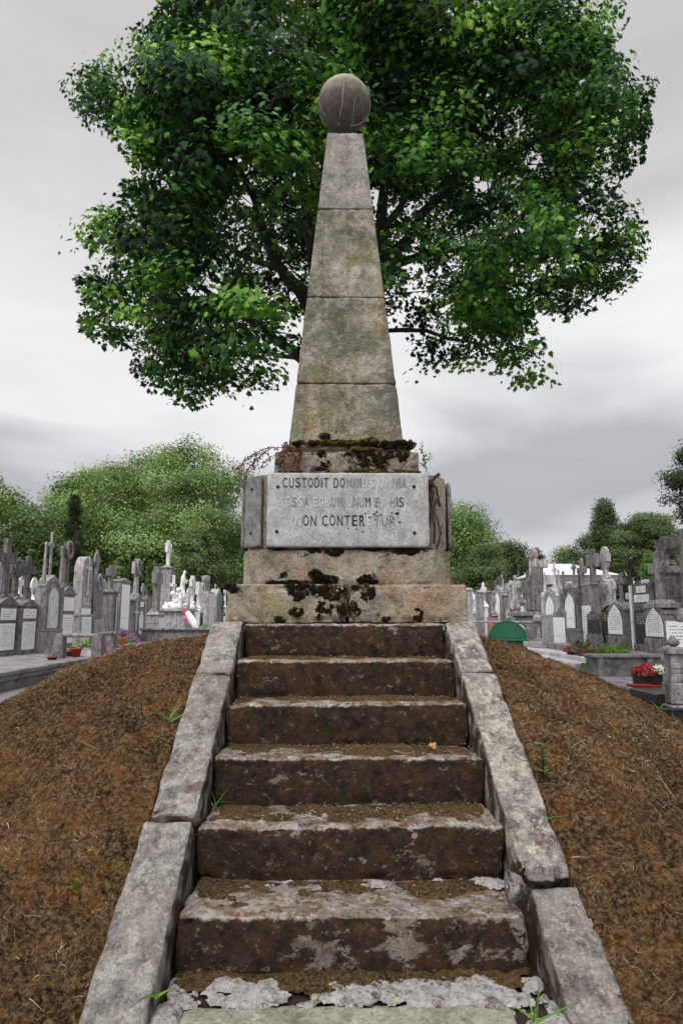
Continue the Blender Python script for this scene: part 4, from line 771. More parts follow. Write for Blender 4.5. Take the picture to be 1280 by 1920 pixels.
def gothic(e,w,t,h,mat,pm='plate_bare',pin=True,center='cross',hb=.5,panel_top=.62,body=.66,centre_mat=None):
    b=MB(); b.box(-w/2-.05,w/2+.05,-t/2-.05,t/2+.05,0,hb); b.box(-w/2-.08,w/2+.08,-t/2-.08,t/2+.08,hb,hb+.04)
    zb=h*body; b.prism([(-w/2+.1,hb+.04),(w/2-.1,hb+.04),(w/2-.1,zb*.86),(w*.22,zb*.97),(0,zb+.05),(-w*.22,zb*.97),(-w/2+.1,zb*.86)],-t/2+.04,t/2-.04)
    ch(b,'body',mat,e)
    b=MB()
    # arch moulding
    n=10; R0=w*.30; pts=[]; zc=zb*.74
    ou=[(-R0-.05,hb+.05)]+[(-R0-.05+ (R0+.05)*(1-math.cos(a)),zc+(zb*.2)*math.sin(a)) for a in np.linspace(0,math.pi/2,n)]
    full=ou+[(-x,z) for x,z in ou[::-1][1:]]
    for i in range(len(full)-1):
        (xa,za),(xb,zb2)=full[i],full[i+1]; b.tube([(xa,-t/2+.03,za),(xb,-t/2+.03,zb2)],.035,5)
    ch(b,'arch',mat,e,False,0)
    plateo(e,R0*1.75,hb+.07,zc+zb*.12,-t/2+.035,pm,'point')
    if pin:
        for s in (-1,1):
            b=MB(); x=s*(w/2-.06); b.box(x-.08,x+.08,-t/2-.02,t/2*.2,hb+.04,zb*.86); b.prism([(x-.11,zb*.86),(x+.11,zb*.86),(x,zb*.86+.16)],-t/2-.05,t/2*.2+.03); b.lathe(x,-t/4,[(.10,zb*.88),(.045,h*.87),(.07,h*.872),(.06,h*.89),(.02,h*.9)],4,math.pi/4); ch(b,'pinnacle',mat,e,False,0)
    b=MB(); crossm(b,zb,h,.10,.09,.18,.0,'bud' if center=='bud' else 'plain',.72); ch(b,'cross',centre_mat or mat,e)
def slab(e,w,t,h,mat,pm='plate_many',pz=(.12,.9),cap=True,cross=None):
    b=MB(); b.box(-w/2-.06,w/2+.06,-t/2-.06,t/2+.06,0,.14); b.box(-w/2,w/2,-t/2,t/2,.14,h)
    if cap: b.prism([(-w/2-.05,h),(w/2+.05,h),(w/2+.05,h+.04),(0,h+.14),(-w/2-.05,h+.04)],-t/2-.04,t/2+.04)
    ch(b,'stele',mat,e)
    if pm: plateo(e,w*.82,h*pz[0],h*pz[1],-t/2,pm)
    if cross: b=MB(); crossm(b,h+.1,h+.1+cross,.09,.08,cross*.3,0,'plain'); ch(b,'cross',mat,e)
def column(e,w,h,hp,mat,style='bud',cmat=None,cw=.12):
    b=MB(); b.box(-w/2,w/2,-w/2,w/2,0,.15); b.box(-w*.42,w*.42,-w*.42,w*.42,.15,hp,.8); b.box(-w*.42,w*.42,-w*.42,w*.42,hp,hp+.06); b.lathe(0,0,[(w*.4,hp+.06),(w*.2,hp+.16)],4,math.pi/4); ch(b,'pillar',mat,e)
    b=MB(); crossm(b,hp+.12,h,cw,cw*.8,cw*1.7,0,style,.7); ch(b,'cross',cmat or mat,e)
def gable_house(e,w,t,h,mat,pm,cross=None,cstyle='plain',cmat=None):
    b=MB(); b.box(-w/2-.06,w/2+.06,-t/2-.04,t/2+.04,0,.3); b.prism([(-w/2,.3),(w/2,.3),(w/2,h*.86),(w*.25,h*.94),(0,h),(-w*.25,h*.94),(-w/2,h*.86)],-t/2,t/2); b.box(-w/2-.04,w/2+.04,-t/2-.02,t/2+.03,h*.80,h*.825); ch(b,'stele',mat,e)
    plateo(e,w*.86,.34,h*.93,-t/2-.022,pm,'point')
    if cross: b=MB(); b.box(-.14,.14,-.1,.1,h*.95,h*.95+.12,.7); crossm(b,h*.95+.1,cross,.13,.11,.26,.05,cstyle); ch(b,'cross',cmat or mat,e)
def figure(root,x,y,z,h,mat,wings=False,seed=0,lean=0.,kneel=False,face=0):
    # draped stone figure grown as one skin: robe, shoulders, bowed head, two bent arms
    k=h/1.7; hh=.72 if kneel else 1.
    J=[(0,0,0,.26),(0,0,.35*hh,.22),(0,0,.75*hh,.17),(lean*.3,-.02,1.02*hh,.15),(lean*.6,-.02,1.28*hh,.17),(lean*.8,-.04,1.42*hh,.06),(lean*.9,-.08,1.54*hh,.09),(lean,-.1,1.66*hh,.07),
       (.17+lean*.6,-.02,1.33*hh,.075),(.26,-.12,1.08*hh,.06),(.10,-.26,1.12*hh,.045),(-.17+lean*.6,-.02,1.33*hh,.075),(-.27,-.08,1.06*hh,.06),(-.12,-.26,.98*hh,.045),(.20,.02,.0,.14),(-.18,-.06,0,.15)]
    E_=[(0,1),(1,2),(2,3),(3,4),(4,5),(5,6),(6,7),(4,8),(8,9),(9,10),(4,11),(11,12),(12,13),(1,14),(1,15)]
    me=bpy.data.meshes.new('figure'); me.from_pydata([(x+a*k,y+b*k,z+c*k) for a,b,c,_ in J],E_,[]); o=bpy.data.objects.new('figure',me); col.objects.link(o); o.parent=root; me.materials.append(M[mat])
    sk=o.modifiers.new('skin','SKIN'); sk.use_smooth_shade=True
    for i,(a,b,c,r_) in enumerate(J): me.skin_vertices[0].data[i].radius=(r_*k,r_*k*.85)
    o.modifiers.new('subdivision','SUBSURF').levels=1; o.modifiers[-1].render_levels=1
    if wings:
        b=MB()
        for s in (-1,1): b.prism([(x+s*.05*k,z+.9*k),(x+s*.08*k,z+1.36*k),(x+s*.22*k,z+1.48*k),(x+s*.30*k,z+1.3*k),(x+s*.30*k,z+.9*k),(x+s*.22*k,z+.4*k)][::(1 if s<0 else -1)],y+.12*k,y+.20*k)
        ch(b,'wings',mat,root)
    return o
def dist(px,side,off=0.): return (8.15+off)*F/(640-px) if side=='L' else (7.0+off)*F/(px-640)
def hgt(py,D,z0): return zat(py,D)-z0
ZL,ZR,ZR2=TL,.5,.36
# ---- left row, front rank
D=dist(13,'L'); e=G('large dark cross on gabled pedestal with long name plaque, cut by the left edge',4,D,ZL,'L'); ped_cross(e,1.0,.5,hgt(1010,D,ZL),hgt(1122,D,ZL),'grave_dark','taper',.24,arm=.5,ah=.66)
D=dist(50,'L'); e=G('dark cross on a gabled pedestal with two white plaques, second from the left edge',46,D,ZL,'L'); ped_cross(e,.95,.45,hgt(1043,D,ZL),hgt(1126,D,ZL),'grave_dark','plain',.2,(('plate_short',.66,.84),('plate_many',.08,.6)),arm=.48)
D=dist(86,'L'); e=G('gothic niche tomb with two pinnacles and a pale arched panel at the left',88,D,ZL,'L'); gothic(e,1.35,.6,hgt(998,D,ZL),'grave_grey','grave_white',hb=.55,body=.62)
D=dist(118,'L'); e=G('grey cross wrapped in a stone wreath on a gabled pedestal with a tall white plaque',118,D,ZL,'L'); ped_cross(e,1.0,.5,hgt(1017,D,ZL),hgt(1102,D,ZL),'grave_dark','plain',.26,(('plate_bare',.62,.84),('plate_few',.1,.56)),arm=.44,crown=.85,ah=.78)
D=dist(155,'L'); e=G('round topped grey stele with a white relief cross beside the wreath cross',152,D,ZL,'L'); round_stele(e,.95,.5,hgt(1044,D,ZL),'grave_grey',base=.95,pm='plate_many'); b=MB(); zl=1.3
for i in range(3): b.box(-.24+i*.18,-.20+i*.18,-.275,-.25,zl,zl+.22); b.box(-.20+i*.18,-.13+i*.18,-.275,-.25,zl,zl+.05)
ch(b,'lettering','grave_white',e,False,0); plateo(e,.85,1.0,1.18,-.25,'plate_bare')
D=dist(176,'L'); e=G('smooth grey stele with carved wreath and ringed cross, behind the round topped one',176,D,ZL,'L'); slab(e,.95,.45,hgt(1085,D,ZL),'grave_grey',None,cap=False); wreath(e,hgt(1092,D,ZL),.22,-.25,'grave_grey',3); b=MB(); crossm(b,hgt(1086,D,ZL),hgt(1031,D,ZL),.17,.14,.3,0,'ring',.66); ch(b,'cross','grave_grey',e); plateo(e,.75,.1,.85,-.24,'grave_grey')
D=dist(204,'L'); e=G('dark tapering pillar with a white stripe and square cross on top',204,D,ZL,'L'); column(e,1.0,hgt(1060,D,ZL),hgt(1112,D,ZL),'grave_dark','plain',cw=.26); b=MB(); b.box(.02,.10,-.45,-.40,.15,1.6); ch(b,'stripe','grave_white',e)
D=dist(228,'L'); e=G('grey slab tomb with one tall white marble face and sloping cap',226,D,ZL,'L'); slab(e,1.3,.5,hgt(1092,D,ZL),'grave_grey','plate_bare',(.2,.96)); b=MB(); b.box(-.55,-.4,-.1,.1,hgt(1090,D,ZL),hgt(1082,D,ZL)); ch(b,'finial','grave_grey',e)
D=dist(254,'L'); e=G('tall ornate cross with flower carved head on a stepped gabled pedestal',252,D,ZL,'L'); ped_cross(e,1.5,.6,hgt(1049,D,ZL),hgt(1118,D,ZL),'grave_grey','flare',.30,(),arm=.5,crown=.9,ah=.74); plateo(e,.6,.25,1.15,-.3,'plate_many','round',.38); plateo(e,.5,1.32,1.7,-.3,'plate_bare','rect',.4); b=MB(); crossm(b,.3,1.6,.09,.05,.26,-.33,'plain',.62); 
b.v=[(x-.42,y,z) for x,y,z in b.v]; ch(b,'relief_cross','grave_white',e)
D=dist(292,'L'); e=G('blocky grey cross on a dark pillar with a white plaque low on its front',292,D,ZL,'L'); ped_cross(e,1.2,.9,hgt(1063,D,ZL),hgt(1148,D,ZL),'grave_grey','plain',.5,(('plate_many',.2,.78),),gable=False,arm=.62,ah=.74)
D=dist(312,'L',.6); e=G('white cross on a tall dark obelisk pillar, highest of the far left row',311,D,ZL,'L'); column(e,1.3,hgt(1014,D,ZL),hgt(1066,D,ZL),'grave_grey','flare','grave_white',.3)
D=dist(330,'L'); e=G('white marble group of a draped woman before a cross on a broad sarcophagus',328,D,ZL,'L','statue','statue_tomb'); zs=hgt(1142,D,ZL)
b=MB(); b.box(-1.3,1.3,-.9,.9,0,.25); b.box(-1.1,1.1,-.7,.7,.25,zs-.12); b.box(-1.25,1.25,-.85,.85,zs-.12,zs); ch(b,'sarcophagus','grave_grey',e); b=MB(); gg=random.Random(5)
for i in range(30): b.ball((gg.gauss(0,.42),gg.gauss(0,.3),zs+abs(gg.gauss(0,.35))),gg.uniform(.07,.15),6,(gg.uniform(.6,1.2),1,gg.uniform(.6,1.3)))
b.ball((0,0,zs+.05),.9,12,(1.1,.7,.35)); ch(b,'rockwork','grave_white',e,True,0); figure(e,-.2,-.35,zs+.30,hgt(1068,D,ZL)-zs-.3,'grave_white',False,1,.08); figure(e,.6,-.45,zs+.15,1.3,'grave_white',False,2,-.1,True); figure(e,-.75,-.4,zs,1.1,'grave_white',False,3,.12,True); b=MB(); crossm(b,zs,hgt(1078,D,ZL),.16,.14,.4,.2,'plain',.7); b.v=[(x+.3,y,z) for x,y,z in b.v]; ch(b,'cross','grave_white',e)
D=dist(360,'L'); e=G('pale square cross on a narrow shaft right of the white statue group',359,D,ZL,'L'); ped_cross(e,1.0,.6,hgt(1080,D,ZL),hgt(1132,D,ZL),'grave_pale','plain',.4,(),gable=False,arm=.55,ah=.72)
D=dist(373,'L'); e=G('white flared cross above a small black plaque, left of the bust topped tomb',372,D,ZL,'L'); ped_cross(e,1.1,.6,hgt(1092,D,ZL),hgt(1140,D,ZL),'grave_white','flare',.45,(('plate_dark',.3,.8),),gable=True,arm=.7,ah=.74)
D=dist(388,'L'); e=G('broad grey tomb carrying a stone urn and a bust, far in the left row',387,D,ZL,'L'); slab(e,2.4,1.,hgt(1110,D,ZL),'grave_grey','grave_white',(.05,.95),cap=False); b=MB(); zz=hgt(1110,D,ZL); b.lathe(-.6,0,[(.3,zz),(.12,zz+.2),(.4,zz+.55),(.5,zz+.9),(.2,zz+.95)],12); ch(b,'urn','grave_grey',e,True,0); figure(e,.5,0,zz-.1,1.1,'grave_grey',False,4,0,True)
D=dist(404,'L'); e=G('pale pointed tomb with a stub finial, next to the pedestal in the far left row',403,D,ZL,'L'); gable_house(e,2.0,.9,hgt(1104,D,ZL),'grave_pale','grave_grey',hgt(1095,D,ZL))
D=dist(416,'L'); e=G('slender white carved marker half hidden by the mossy base block',421,D,ZL,'L'); column(e,1.,hgt(1099,D,ZL),hgt(1140,D,ZL),'grave_white','bud',cw=.25)
# ---- left row, second rank
D=dist(24,'L',2.2); e=G('dark wreathed cross standing behind the two plaque pedestals at the left edge',24,D,ZL,'L'); ped_cross(e,.9,.5,hgt(1046,D,ZL),hgt(1120,D,ZL),'grave_dark','plain',.26,(),arm=.45,crown=.9)
D=dist(-2,'L',1.4); e=G('weathered pale cross shaft behind the leftmost dark cross',-6,D,ZL,'L'); ped_cross(e,.9,.5,hgt(1052,D,ZL),hgt(1120,D,ZL),'grave_grey','plain',.3,())
for px,py,lab,kind in ((33,1082,'white filigree cross between the two leftmost dark crosses','bud'),(60,1088,'white lacy cross seen right of the second dark cross shaft','ring'),(139,1106,'small white cross in the gap left of the round topped stele','bud')):
    D=dist(px,'L',5.); e=G(lab,px,D,ZL,'L','cross'); column(e,.9,hgt(py,D,ZL),hgt(py+40,D,ZL),'grave_white',kind,cw=.22)
for px,py,lab in ((70,1098,'low white stone behind the gothic niche tomb'),(192,1086,'plain grey cross top between the stele with a wreath and the dark pillar'),(266,1094,'short grey stone just right of the ornate flower headed cross'),(274,1080,'grey cross fragment left of the blocky cross'),(348,1102,'small grey cross shaft behind the white statue group'),(396,1102,'grey rounded stone behind the bust topped tomb'),(411,1112,'tiny white cross in front of the dark trees by the base block')):
    D=dist(px,'L',4.+(px%5)); e=G(lab,px,D,ZL,'L'); ped_cross(e,.8,.4,hgt(py,D,ZL),hgt(py+38,D,ZL),'grave_grey' if px%2==0 else 'grave_pale',['plain','bud','ring'][px%3],.26,())
# ---- right rows
D=dist(1247,'R',.0); e=G('tall grey cross on stepped mouldings with pointed white inscription, near the right edge',1241,D,ZR,'R'); h1_=hgt(1134,D,ZR); gable_house(e,1.0,.6,h1_,'grave_dark','plate_many'); b=MB(); b.box(-.5,.5,-.34,.34,h1_*.93,h1_*1.02); b.box(-.42,.42,-.3,.3,h1_*1.02,h1_*1.1,.8); crossm(b,h1_*1.08,hgt(1034,D,ZR),.22,.24,.40,0,'plain',.66); ch(b,'cross','grave_grey',e)
D=dist(1215,'R'); e=G('grey stele with a black name panel and two small number plates',1213,D,ZR,'R'); slab(e,1.05,.35,hgt(1094,D,ZR),'grave_dark','plate_dark',(.03,.60),cap=False)
hh_=hgt(1094,D,ZR); plateo(e,.5,hh_*.86,hh_*.96,-.175,'plate_short'); plateo(e,.8,hh_*.72,hh_*.83,-.175,'plate_short'); b=MB(); b.box(-.1,.12,-.1,.1,hh_,hh_+.08); ch(b,'finial','grave_white',e)
b=MB(); b.box(-.62,-.53,-.25,-.15,0,hh_*.98); ch(b,'pilaster','grave_white',e)
D=dist(1170,'R'); e=G('gabled stone with a large white inscription and plain cross, left of the black name panel',1165,D,ZR,'R'); gable_house(e,1.05,.55,hgt(1128,D,ZR),'grave_dark','plate_many',hgt(1075,D,ZR),'plain','grave_grey')
D=dist(1186,'R',.8); e=G('slim white cross squeezed between the gabled stone and the black name panel',1185,D,ZR,'R'); column(e,.5,hgt(1112,D,ZR),hgt(1140,D,ZR),'grave_white','bud',cw=.16)
D=dist(1148,'R'); e=G('pointed black granite stone with gold lettering',1148,D,ZR,'R'); gable_house(e,1.0,.4,hgt(1134,D,ZR),'granite_black','plate_gold',hgt(1088,D,ZR),'ring','grave_pale')
D=dist(1124,'R'); e=G('small dark pitched stone carrying a square armed cross, left of the black granite',1124,D,ZR,'R'); gable_house(e,1.1,.6,hgt(1143,D,ZR),'grave_dark','plate_dark',hgt(1104,D,ZR))
D=dist(1103,'R'); e=G('plain dark upright slab with a streaked top and long white inscription',1106,D,ZR2,'R'); slab(e,.95,.36,hgt(1098,D,ZR2),'grave_grey','plate_many',(.05,.68),cap=False); b=MB(); b.box(-.52,.52,-.22,.22,hgt(1098,D,ZR2),hgt(1098,D,ZR2)+.05); ch(b,'cornice','grave_grey',e)
D=dist(1079,'R'); e=G('dark gothic tomb with sharp pinnacles and a tall white panel',1080,D,ZR2,'R'); gothic(e,1.6,.7,hgt(1052,D,ZR2),'grave_dark','plate_bare','bud',hb=.5,body=.72)
D=dist(1061,'R'); e=G('low pointed arch stone with a white lower panel between the two gothic tombs',1059,D,ZR2,'R'); gable_house(e,1.3,.6,hgt(1136,D,ZR2),'grave_pale','grave_grey',hgt(1106,D,ZR2)); plateo(e,1.15,.1,hgt(1158,D,ZR2),-.34,'plate_bare')
D=dist(1042,'R'); e=G('pale gothic tomb with a tall crocketed cross, nearest the angel monument',1043,D,ZR2,'R'); gothic(e,1.7,.8,hgt(1055,D,ZR2),'grave_pale','plate_bare','bud',hb=.9,body=.68)
# big angel monument
D=27.; e=G('great rough stone monument with a standing angel, leaning pillars and a scroll',998,D,ZR2-.1,-25,'monument','angel_monument'); zz=hgt(1142,D,ZR2); zt_=hgt(1022,D,ZR2)
b=MB(); b.box(-1.0,1.0,-.8,.8,0,.3); b.box(-.9,.9,-.7,.7,.3,zz*.5,.95); b.box(-.75,.75,-.6,.6,zz*.5,zz*.85); b.box(-.85,.85,-.7,.7,zz*.85,zz); b.prism([(-.9,zz*.3),(-.5,zz*.3),(-.5,zz*.75),(-.7,zz*.85),(-.9,zz*.75)],-1.0,-.6); ch(b,'pedestal','grave_grey',e)
b=MB(); b.box(.0,.5,-.2,.3,zz,zt_*.80,.82); b.box(-.25,.15,.0,.4,zz,zt_*.75,.8); b.box(.45,.8,-.1,.4,zz,zt_*.70,.8); ch(b,'rough_pillar','grave_dark',e,False,.05)
b=MB(); b.box(-.06,.3,.02,.3,zt_*.7,zt_*.88); b.ball((.1,.15,zt_*.93),.22,8,(1,.6,1.2)); b.box(.35,.65,-.1,.2,zt_*.78,zt_*.86); b.box(.6,.95,-.1,.25,zt_*.60,zt_*.70); ch(b,'cross','grave_grey',e)
wreath(e,zt_*.93,.15,-.05,'grave_grey',6)
b=MB(); b.prism([(.80+.28*math.cos(a),zz*.72+.42*math.sin(a)) for a in np.linspace(0,2*math.pi,14,endpoint=False)],-.75,.5); ch(b,'scroll','grave_pale',e)
figure(e,-.62,-.25,zz,hgt(1072,D,ZR2)-zz,'grave_grey',True,7,.06); plateo(e,.5,.5,zz*.6,-.72,'grave_white','round',-.45)
b=MB(); b.lathe(.35,-1.0,[(.2,0),(.2,.15),(.08,.2),(.08,.75),(.2,.85),(.2,1.0),(.08,1.1),(.02,1.2)],10); b.tube([(-2.6,-1.0,.8),(.35,-1.0,.8)],.05,6); ch(b,'railing','grave_grey',e,False,0)
# second rank right
for px,py,pb,off,st_,cw,lab,mt_ in ((1116,1031,1100,3.0,'flare',.34,'tallest dark cross of the right rows, cutting across the white roof','grave_dark'),(1140,1031,1085,3.4,'ring',.30,'ringed stone cross standing before the white roof','grave_grey'),(1095,1053,1110,3.,'bud',.26,'knobbly dark cross over the streaked slab','grave_dark'),(1132,1094,1140,1.6,'plain',.3,'dark gothic shaft behind the small pitched stone','grave_dark'),(1256,1006,1060,1.8,'plain',.3,'dark stone cross head half hidden by the tall slab at the right edge','grave_dark'),(1070,1090,1130,2.5,'plain',.3,'stubby pale cross over the low arch stone','grave_pale'),(1198,1112,1150,2.,'ring',.2,'small pale ringed cross left of the black name panel','grave_pale')):
    D=dist(px,'R',off); z0=ZR if px>1115 else ZR2; e=G(lab,px,D,z0,'R','cross','stone_cross'); ped_cross(e,.95,.6,hgt(py,D,z0),hgt(pb,D,z0),mt_,st_,cw,(),arm=cw*1.6)
D=11.8; e=G('towering plain dark slab cut by the right edge of the view',1326,D,ZR,'R'); slab(e,1.3,.42,hgt(985,D,ZR),'grave_dark',None,cap=False)
D=11.6; e=G('low white inscribed stone in front of the towering slab',1281,D,ZR,-50); slab(e,.62,.2,hgt(1164,D,ZR),'grave_grey','plate_few',(.02,.98),cap=False); b=MB(); b.ball((0,0,hgt(1160,D,ZR)+.02),.16,10); ch(b,'ball','grave_grey',e,True,0)
D=dist(1234,'R',1.6); e=G('broad dark slab with a white finial behind the two number plates',1231,D,ZR,'R'); slab(e,1.9,.4,hgt(1086,D,ZR),'grave_dark',None,cap=False)
# far right of pedestal: small stones
far=((879,1108,'grey stone half hidden by the base block at the right'),(886,1112,'narrow grey marker with a white foot, right of the base block'),(893,1115,'square white plate on a thin grey post'),(900,1112,'grey shaft left of the tall white column'),(907,1098,'tall white column cross left of the green container'),(917,1112,'square dark pillar just right of the white column'),(925,1116,'curly headed grey marker above the container'),(934,1124,'low dark marker with carved head above the container'))
for i,(px,py,lab) in enumerate(far):
    D=30+(i*37%11); z0=ZR2-.1; mt_=['grave_grey','grave_pale','grave_pale','grave_grey','grave_white','grave_dark','grave_grey','grave_dark'][i]; e=G(lab,px,D,z0,'R'); 
    if i in (0,3,5): slab(e,.9,.4,hgt(py,D,z0),mt_,'plate_bare' if i==0 else None,(.05,.3),cap=True)
    else: ped_cross(e,.9,.5,hgt(py,D,z0),hgt(py+34,D,z0),mt_,['plain','bud','ring'][i%3],.28,(('plate_bare',.1,.8),) if i in (1,2,4) else ())
D=33.; z0=ZR2; e=G('ornate dark crowned monument with statue above the green container',943,D,z0,'R'); gothic(e,1.9,1.,hgt(1076,D,z0),'grave_grey','plate_bare','bud',hb=.6,body=.80); wreath(e,hgt(1098,D,z0),.34,-.3,'grave_dark',9)
D=31.; e=G('coppery brown slab among the small stones right of the base block',919,D-1,z0-.1,'R'); slab(e,.3,.42,hgt(1154,D,z0),'copper',None,cap=False)
D=29.; e=G('white cross with flared foot just left of the angel monument',962,D,z0,'R'); ped_cross(e,.9,.6,hgt(1098,D,z0),hgt(1145,D,z0),'grave_white','flare',.26,())
D=32.; e=G('rounded grey pillar bearing a carved hood, behind the green container',952,D,z0,'R'); column(e,1.,hgt(1100,D,z0),hgt(1118,D,z0),'grave_grey','bud',cw=.3)
# extra far stones filling both rows towards the trees
gg=random.Random(12)
for i in range(26):
    L_=i<14; px=gg.uniform(150,428) if L_ else gg.uniform(868,1090); D=gg.uniform(38,52); z0=TL if L_ else .3; py=gg.uniform(1098,1124)
    e=G('small far off grave marker, a few pixels high, in the crowded rows before the trees',px,D,z0,'L' if L_ else 'R','gravestone','gravestone','small far off grave markers')
    if gg.random()<.6: ped_cross(e,gg.uniform(.7,1.1),.5,hgt(py,D,z0),hgt(py+26,D,z0),gg.choice(['grave_grey','grave_pale','grave_dark','grave_white']),gg.choice(['plain','bud','ring','flare']),.3,(('plate_bare',.1,.8),) if gg.random()<.5 else ())
    else: slab(e,gg.uniform(.8,1.3),.4,hgt(py+8,D,z0),gg.choice(['grave_grey','grave_pale','grave_dark']),gg.choice(['plate_bare',None]))
# ---- white roofed building
e=empty('chapel_building',(15,46,0),0,'low pale building with a white hipped roof and dark cornice behind the right hand graves','building'); D=46
x0=at(1012,1157,D).x; x1=at(1172,1157,D).x; zt_=zat(1078,D); zr=zat(1058,D+3)
b=MB(); b.box(x0+.5,x1-.5,46.4,51,-.02,zt_-.55)
b.obj('wall','building_wall',None,False,.02); o=col.objects[-1]
def last(p):
    o=col.objects[-1]; return par(o,p)
last(e)
b=MB(); b.box(x0+.3,x1-.3,46.2,51.2,zt_-.55,zt_-.30); b.box(x0+.05,x1-.05,45.95,51.4,zt_-.14,zt_); b.obj('cornice','building_trim'); last(e)
b=MB(); b.box(x0+.2,x1-.2,46.1,51.3,zt_-.30,zt_-.14); b.obj('frieze','building_wall'); last(e)
b=MB(); b.add([(x0-.1,45.8,zt_),(x1+.1,45.8,zt_),(x1+.1,51.6,zt_),(x0-.1,51.6,zt_),(x0+1.6,48.4,zr),(x1-2.6,48.4,zr),(x1-2.6,49,zr),(x0+1.6,49,zr)],[(0,1,5,4),(1,2,6,5),(2,3,7,6),(3,0,4,7),(4,5,6,7),(3,2,1,0)]); b.obj('roof','roof_white'); last(e)
for k in range(6):
    xx=x0+1.2+k*(x1-x0-2.4)/5; b=MB(); b.box(xx-.22,xx+.22,46.33,46.4,.1,zt_-.55); b.obj('pilaster','building_wall'); last(e)
# ---- green container with barrel lid
D=13.4; p=at(950,1157,D); e=empty('green_container',(p.x,p.y,0),R(-14),'green container with a half round lid and flat rim behind the mound','container'); rr_=32.5/F*D; zr=zat(1197,D)
b=MB(); b.prism([(rr_*math.cos(a),zr+rr_*.93*math.sin(a)) for a in np.linspace(0,math.pi,28)],0,.9); ch(b,'lid','bin_green',e,False,.006)
b=MB(); b.tube([(rr_*1.03*math.cos(a),-.0,zr+rr_*.96*math.sin(a)) for a in np.linspace(0,math.pi,28)],.013,6); ch(b,'lid_edge','bin_green',e,True,0)
b=MB(); b.box(-rr_*1.2,rr_*1.16,-.10,1.0,zr-.05,zr-.004); b.box(-rr_*1.75,-rr_*1.2,-.06,.5,zr-.045,zr-.012); ch(b,'rim','bin_green',e,False,.01)
b=MB(); b.box(-rr_*.85,rr_*.85,.02,.85,.18,zr-.05,1.0); ch(b,'body','bin_green',e,False,.02)
for sx in (-.3,.62):
    b=MB(); b.tube([(rr_*sx,-.03,zr-.05),(rr_*(sx+.12),-.03,0.)],.018,6); ch(b,'leg','bin_green',e,True,0)
# ---- railing of stone posts on the left
D=15.3
def post(px,D,yt,z0,parent,w=.11):
    p=at(px,1157,D); b=MB(); h=hgt(yt,D,z0); b.box(p.x-w,p.x+w,p.y-w,p.y+w,z0,z0+h-.06); b.lathe(p.x,p.y,[(w*.95,z0+h-.06),(w*.6,z0+h-.01),(.02,z0+h)],8); return par(b.obj('post','grave_dark',None,False,.01),parent)
pts=[(116,15.5),(187,15.0),(212,17.0)]; q0=at(116,1157,15.5); e=empty('stone_railing',(q0.x,q0.y,TL),0,'low dark stone railing of three posts and bars in front of the flower pots','railing')
for px,D_ in pts: post(px,D_,1187 if px<200 else 1184,TL,e)
b=MB()
for (a,da),(c,dc) in ((pts[0],pts[1]),(pts[1],pts[2])):
    A_=at(a,1157,da);B_=at(c,1157,dc); zz=zat(1191,da); b.tube([(A_.x,A_.y,zz),(B_.x,B_.y,zz)],.05,6)
par(b.obj('bar','grave_dark',None,True),e)
# ---- pots and flowers
def plant(name,lab,px,D,z0,r,h,potm,leafm,petm=None,hp=None,n=150,box=False,leaf=.05,group='flower pots on the graves',cat='flower pot',spike=0,seed=0):
    g=np.random.default_rng(seed+int(px)); p=at(px,1157,D); e=empty(name,(p.x,p.y,z0),0,lab,cat,group); hp=hp if hp is not None else r*1.1
    if potm:
        b=MB()
        if box: b.box(-r,r,-r*.45,r*.45,0,hp,1.08); b.box(-r*1.12,r*1.12,-r*.53,r*.53,hp,hp+.02)
        else: b.lathe(0,0,[(r*.62,0),(r*.85,hp*.85),(r*.98,hp*.85),(r*1.0,hp),(r*.8,hp)],14)
        ch(b,'pot',potm,e,not box,0)
    q=g.normal(0,1,(n,3)); q=norm(q)*(g.random((n,1))**.4); q[:,2]=np.abs(q[:,2]); P=q*np.array([r*1.25,r*(.8 if box else 1.2),h])+np.array([0,0,(hp if potm else 0)])
    leaves('foliage',P,q+g.normal(0,.5,(n,3))+np.array([0,-.3,.4]),q*np.array([1,1,.3])+g.normal(0,.4,(n,3))+np.array([0,0,spike]),g.uniform(.6,1.2,n)*leaf,g.uniform(0,1,n),leafm,e,'oval')
    if petm:
        m=int(n*.5); q=norm(g.normal(0,1,(m,3))); q[:,2]=np.abs(q[:,2]); P=q*np.array([r*1.25,r*(.85 if box else 1.2),h*1.05])+np.array([0,0,(hp if potm else 0)+.01]); P=P[P[:,1]<r*.6]; m=len(P)
        leaves('blossoms',P,g.normal(0,.6,(m,3))+np.array([0,-1,.6]),g.normal(0,1,(m,3)),g.uniform(.7,1.3,m)*leaf*.9,g.uniform(0,1,m),petm,e,'oval')
    return e
plant('flower_pot','red bowl of lavender standing alone at the foot of the gothic niche tomb',103,14.9,TL,.13,.20,'pot_red','petal_lavender','petal_lavender',.06,160,False,.035)
plant('flower_pot','dark red pot behind the railing, left of the terracotta pot',136,16.2,TL,.14,.16,'pot_red','far_leaf',None,.13,90)
plant('flower_pot','terracotta pot standing behind the railing',147,16.0,TL,.14,.10,'terracotta','far_leaf',None,.20,30)
plant('flower_planter','white planter of yellow green leaves behind the railing',168,16.4,TL,.24,.30,'pot_white','bright_leaf',None,.17,260,True,.06)
plant('flower_planter','red planter between the last two railing posts',201,17.5,TL,.2,.12,'pot_red','far_leaf_dark','petal_red',.18,90,True)
plant('flower_vase','orange vase with purple and white flowers at the foot of the white faced slab',231,19.2,TL,.10,.24,'orange_plastic','far_leaf','petal_purple',.36,140,False,.06)
plant('flower_vase','purple and magenta bouquet right of the orange vase',245,19.8,TL,.22,.3,'pot_white','far_leaf','petal_purple',.15,220,False,.07)
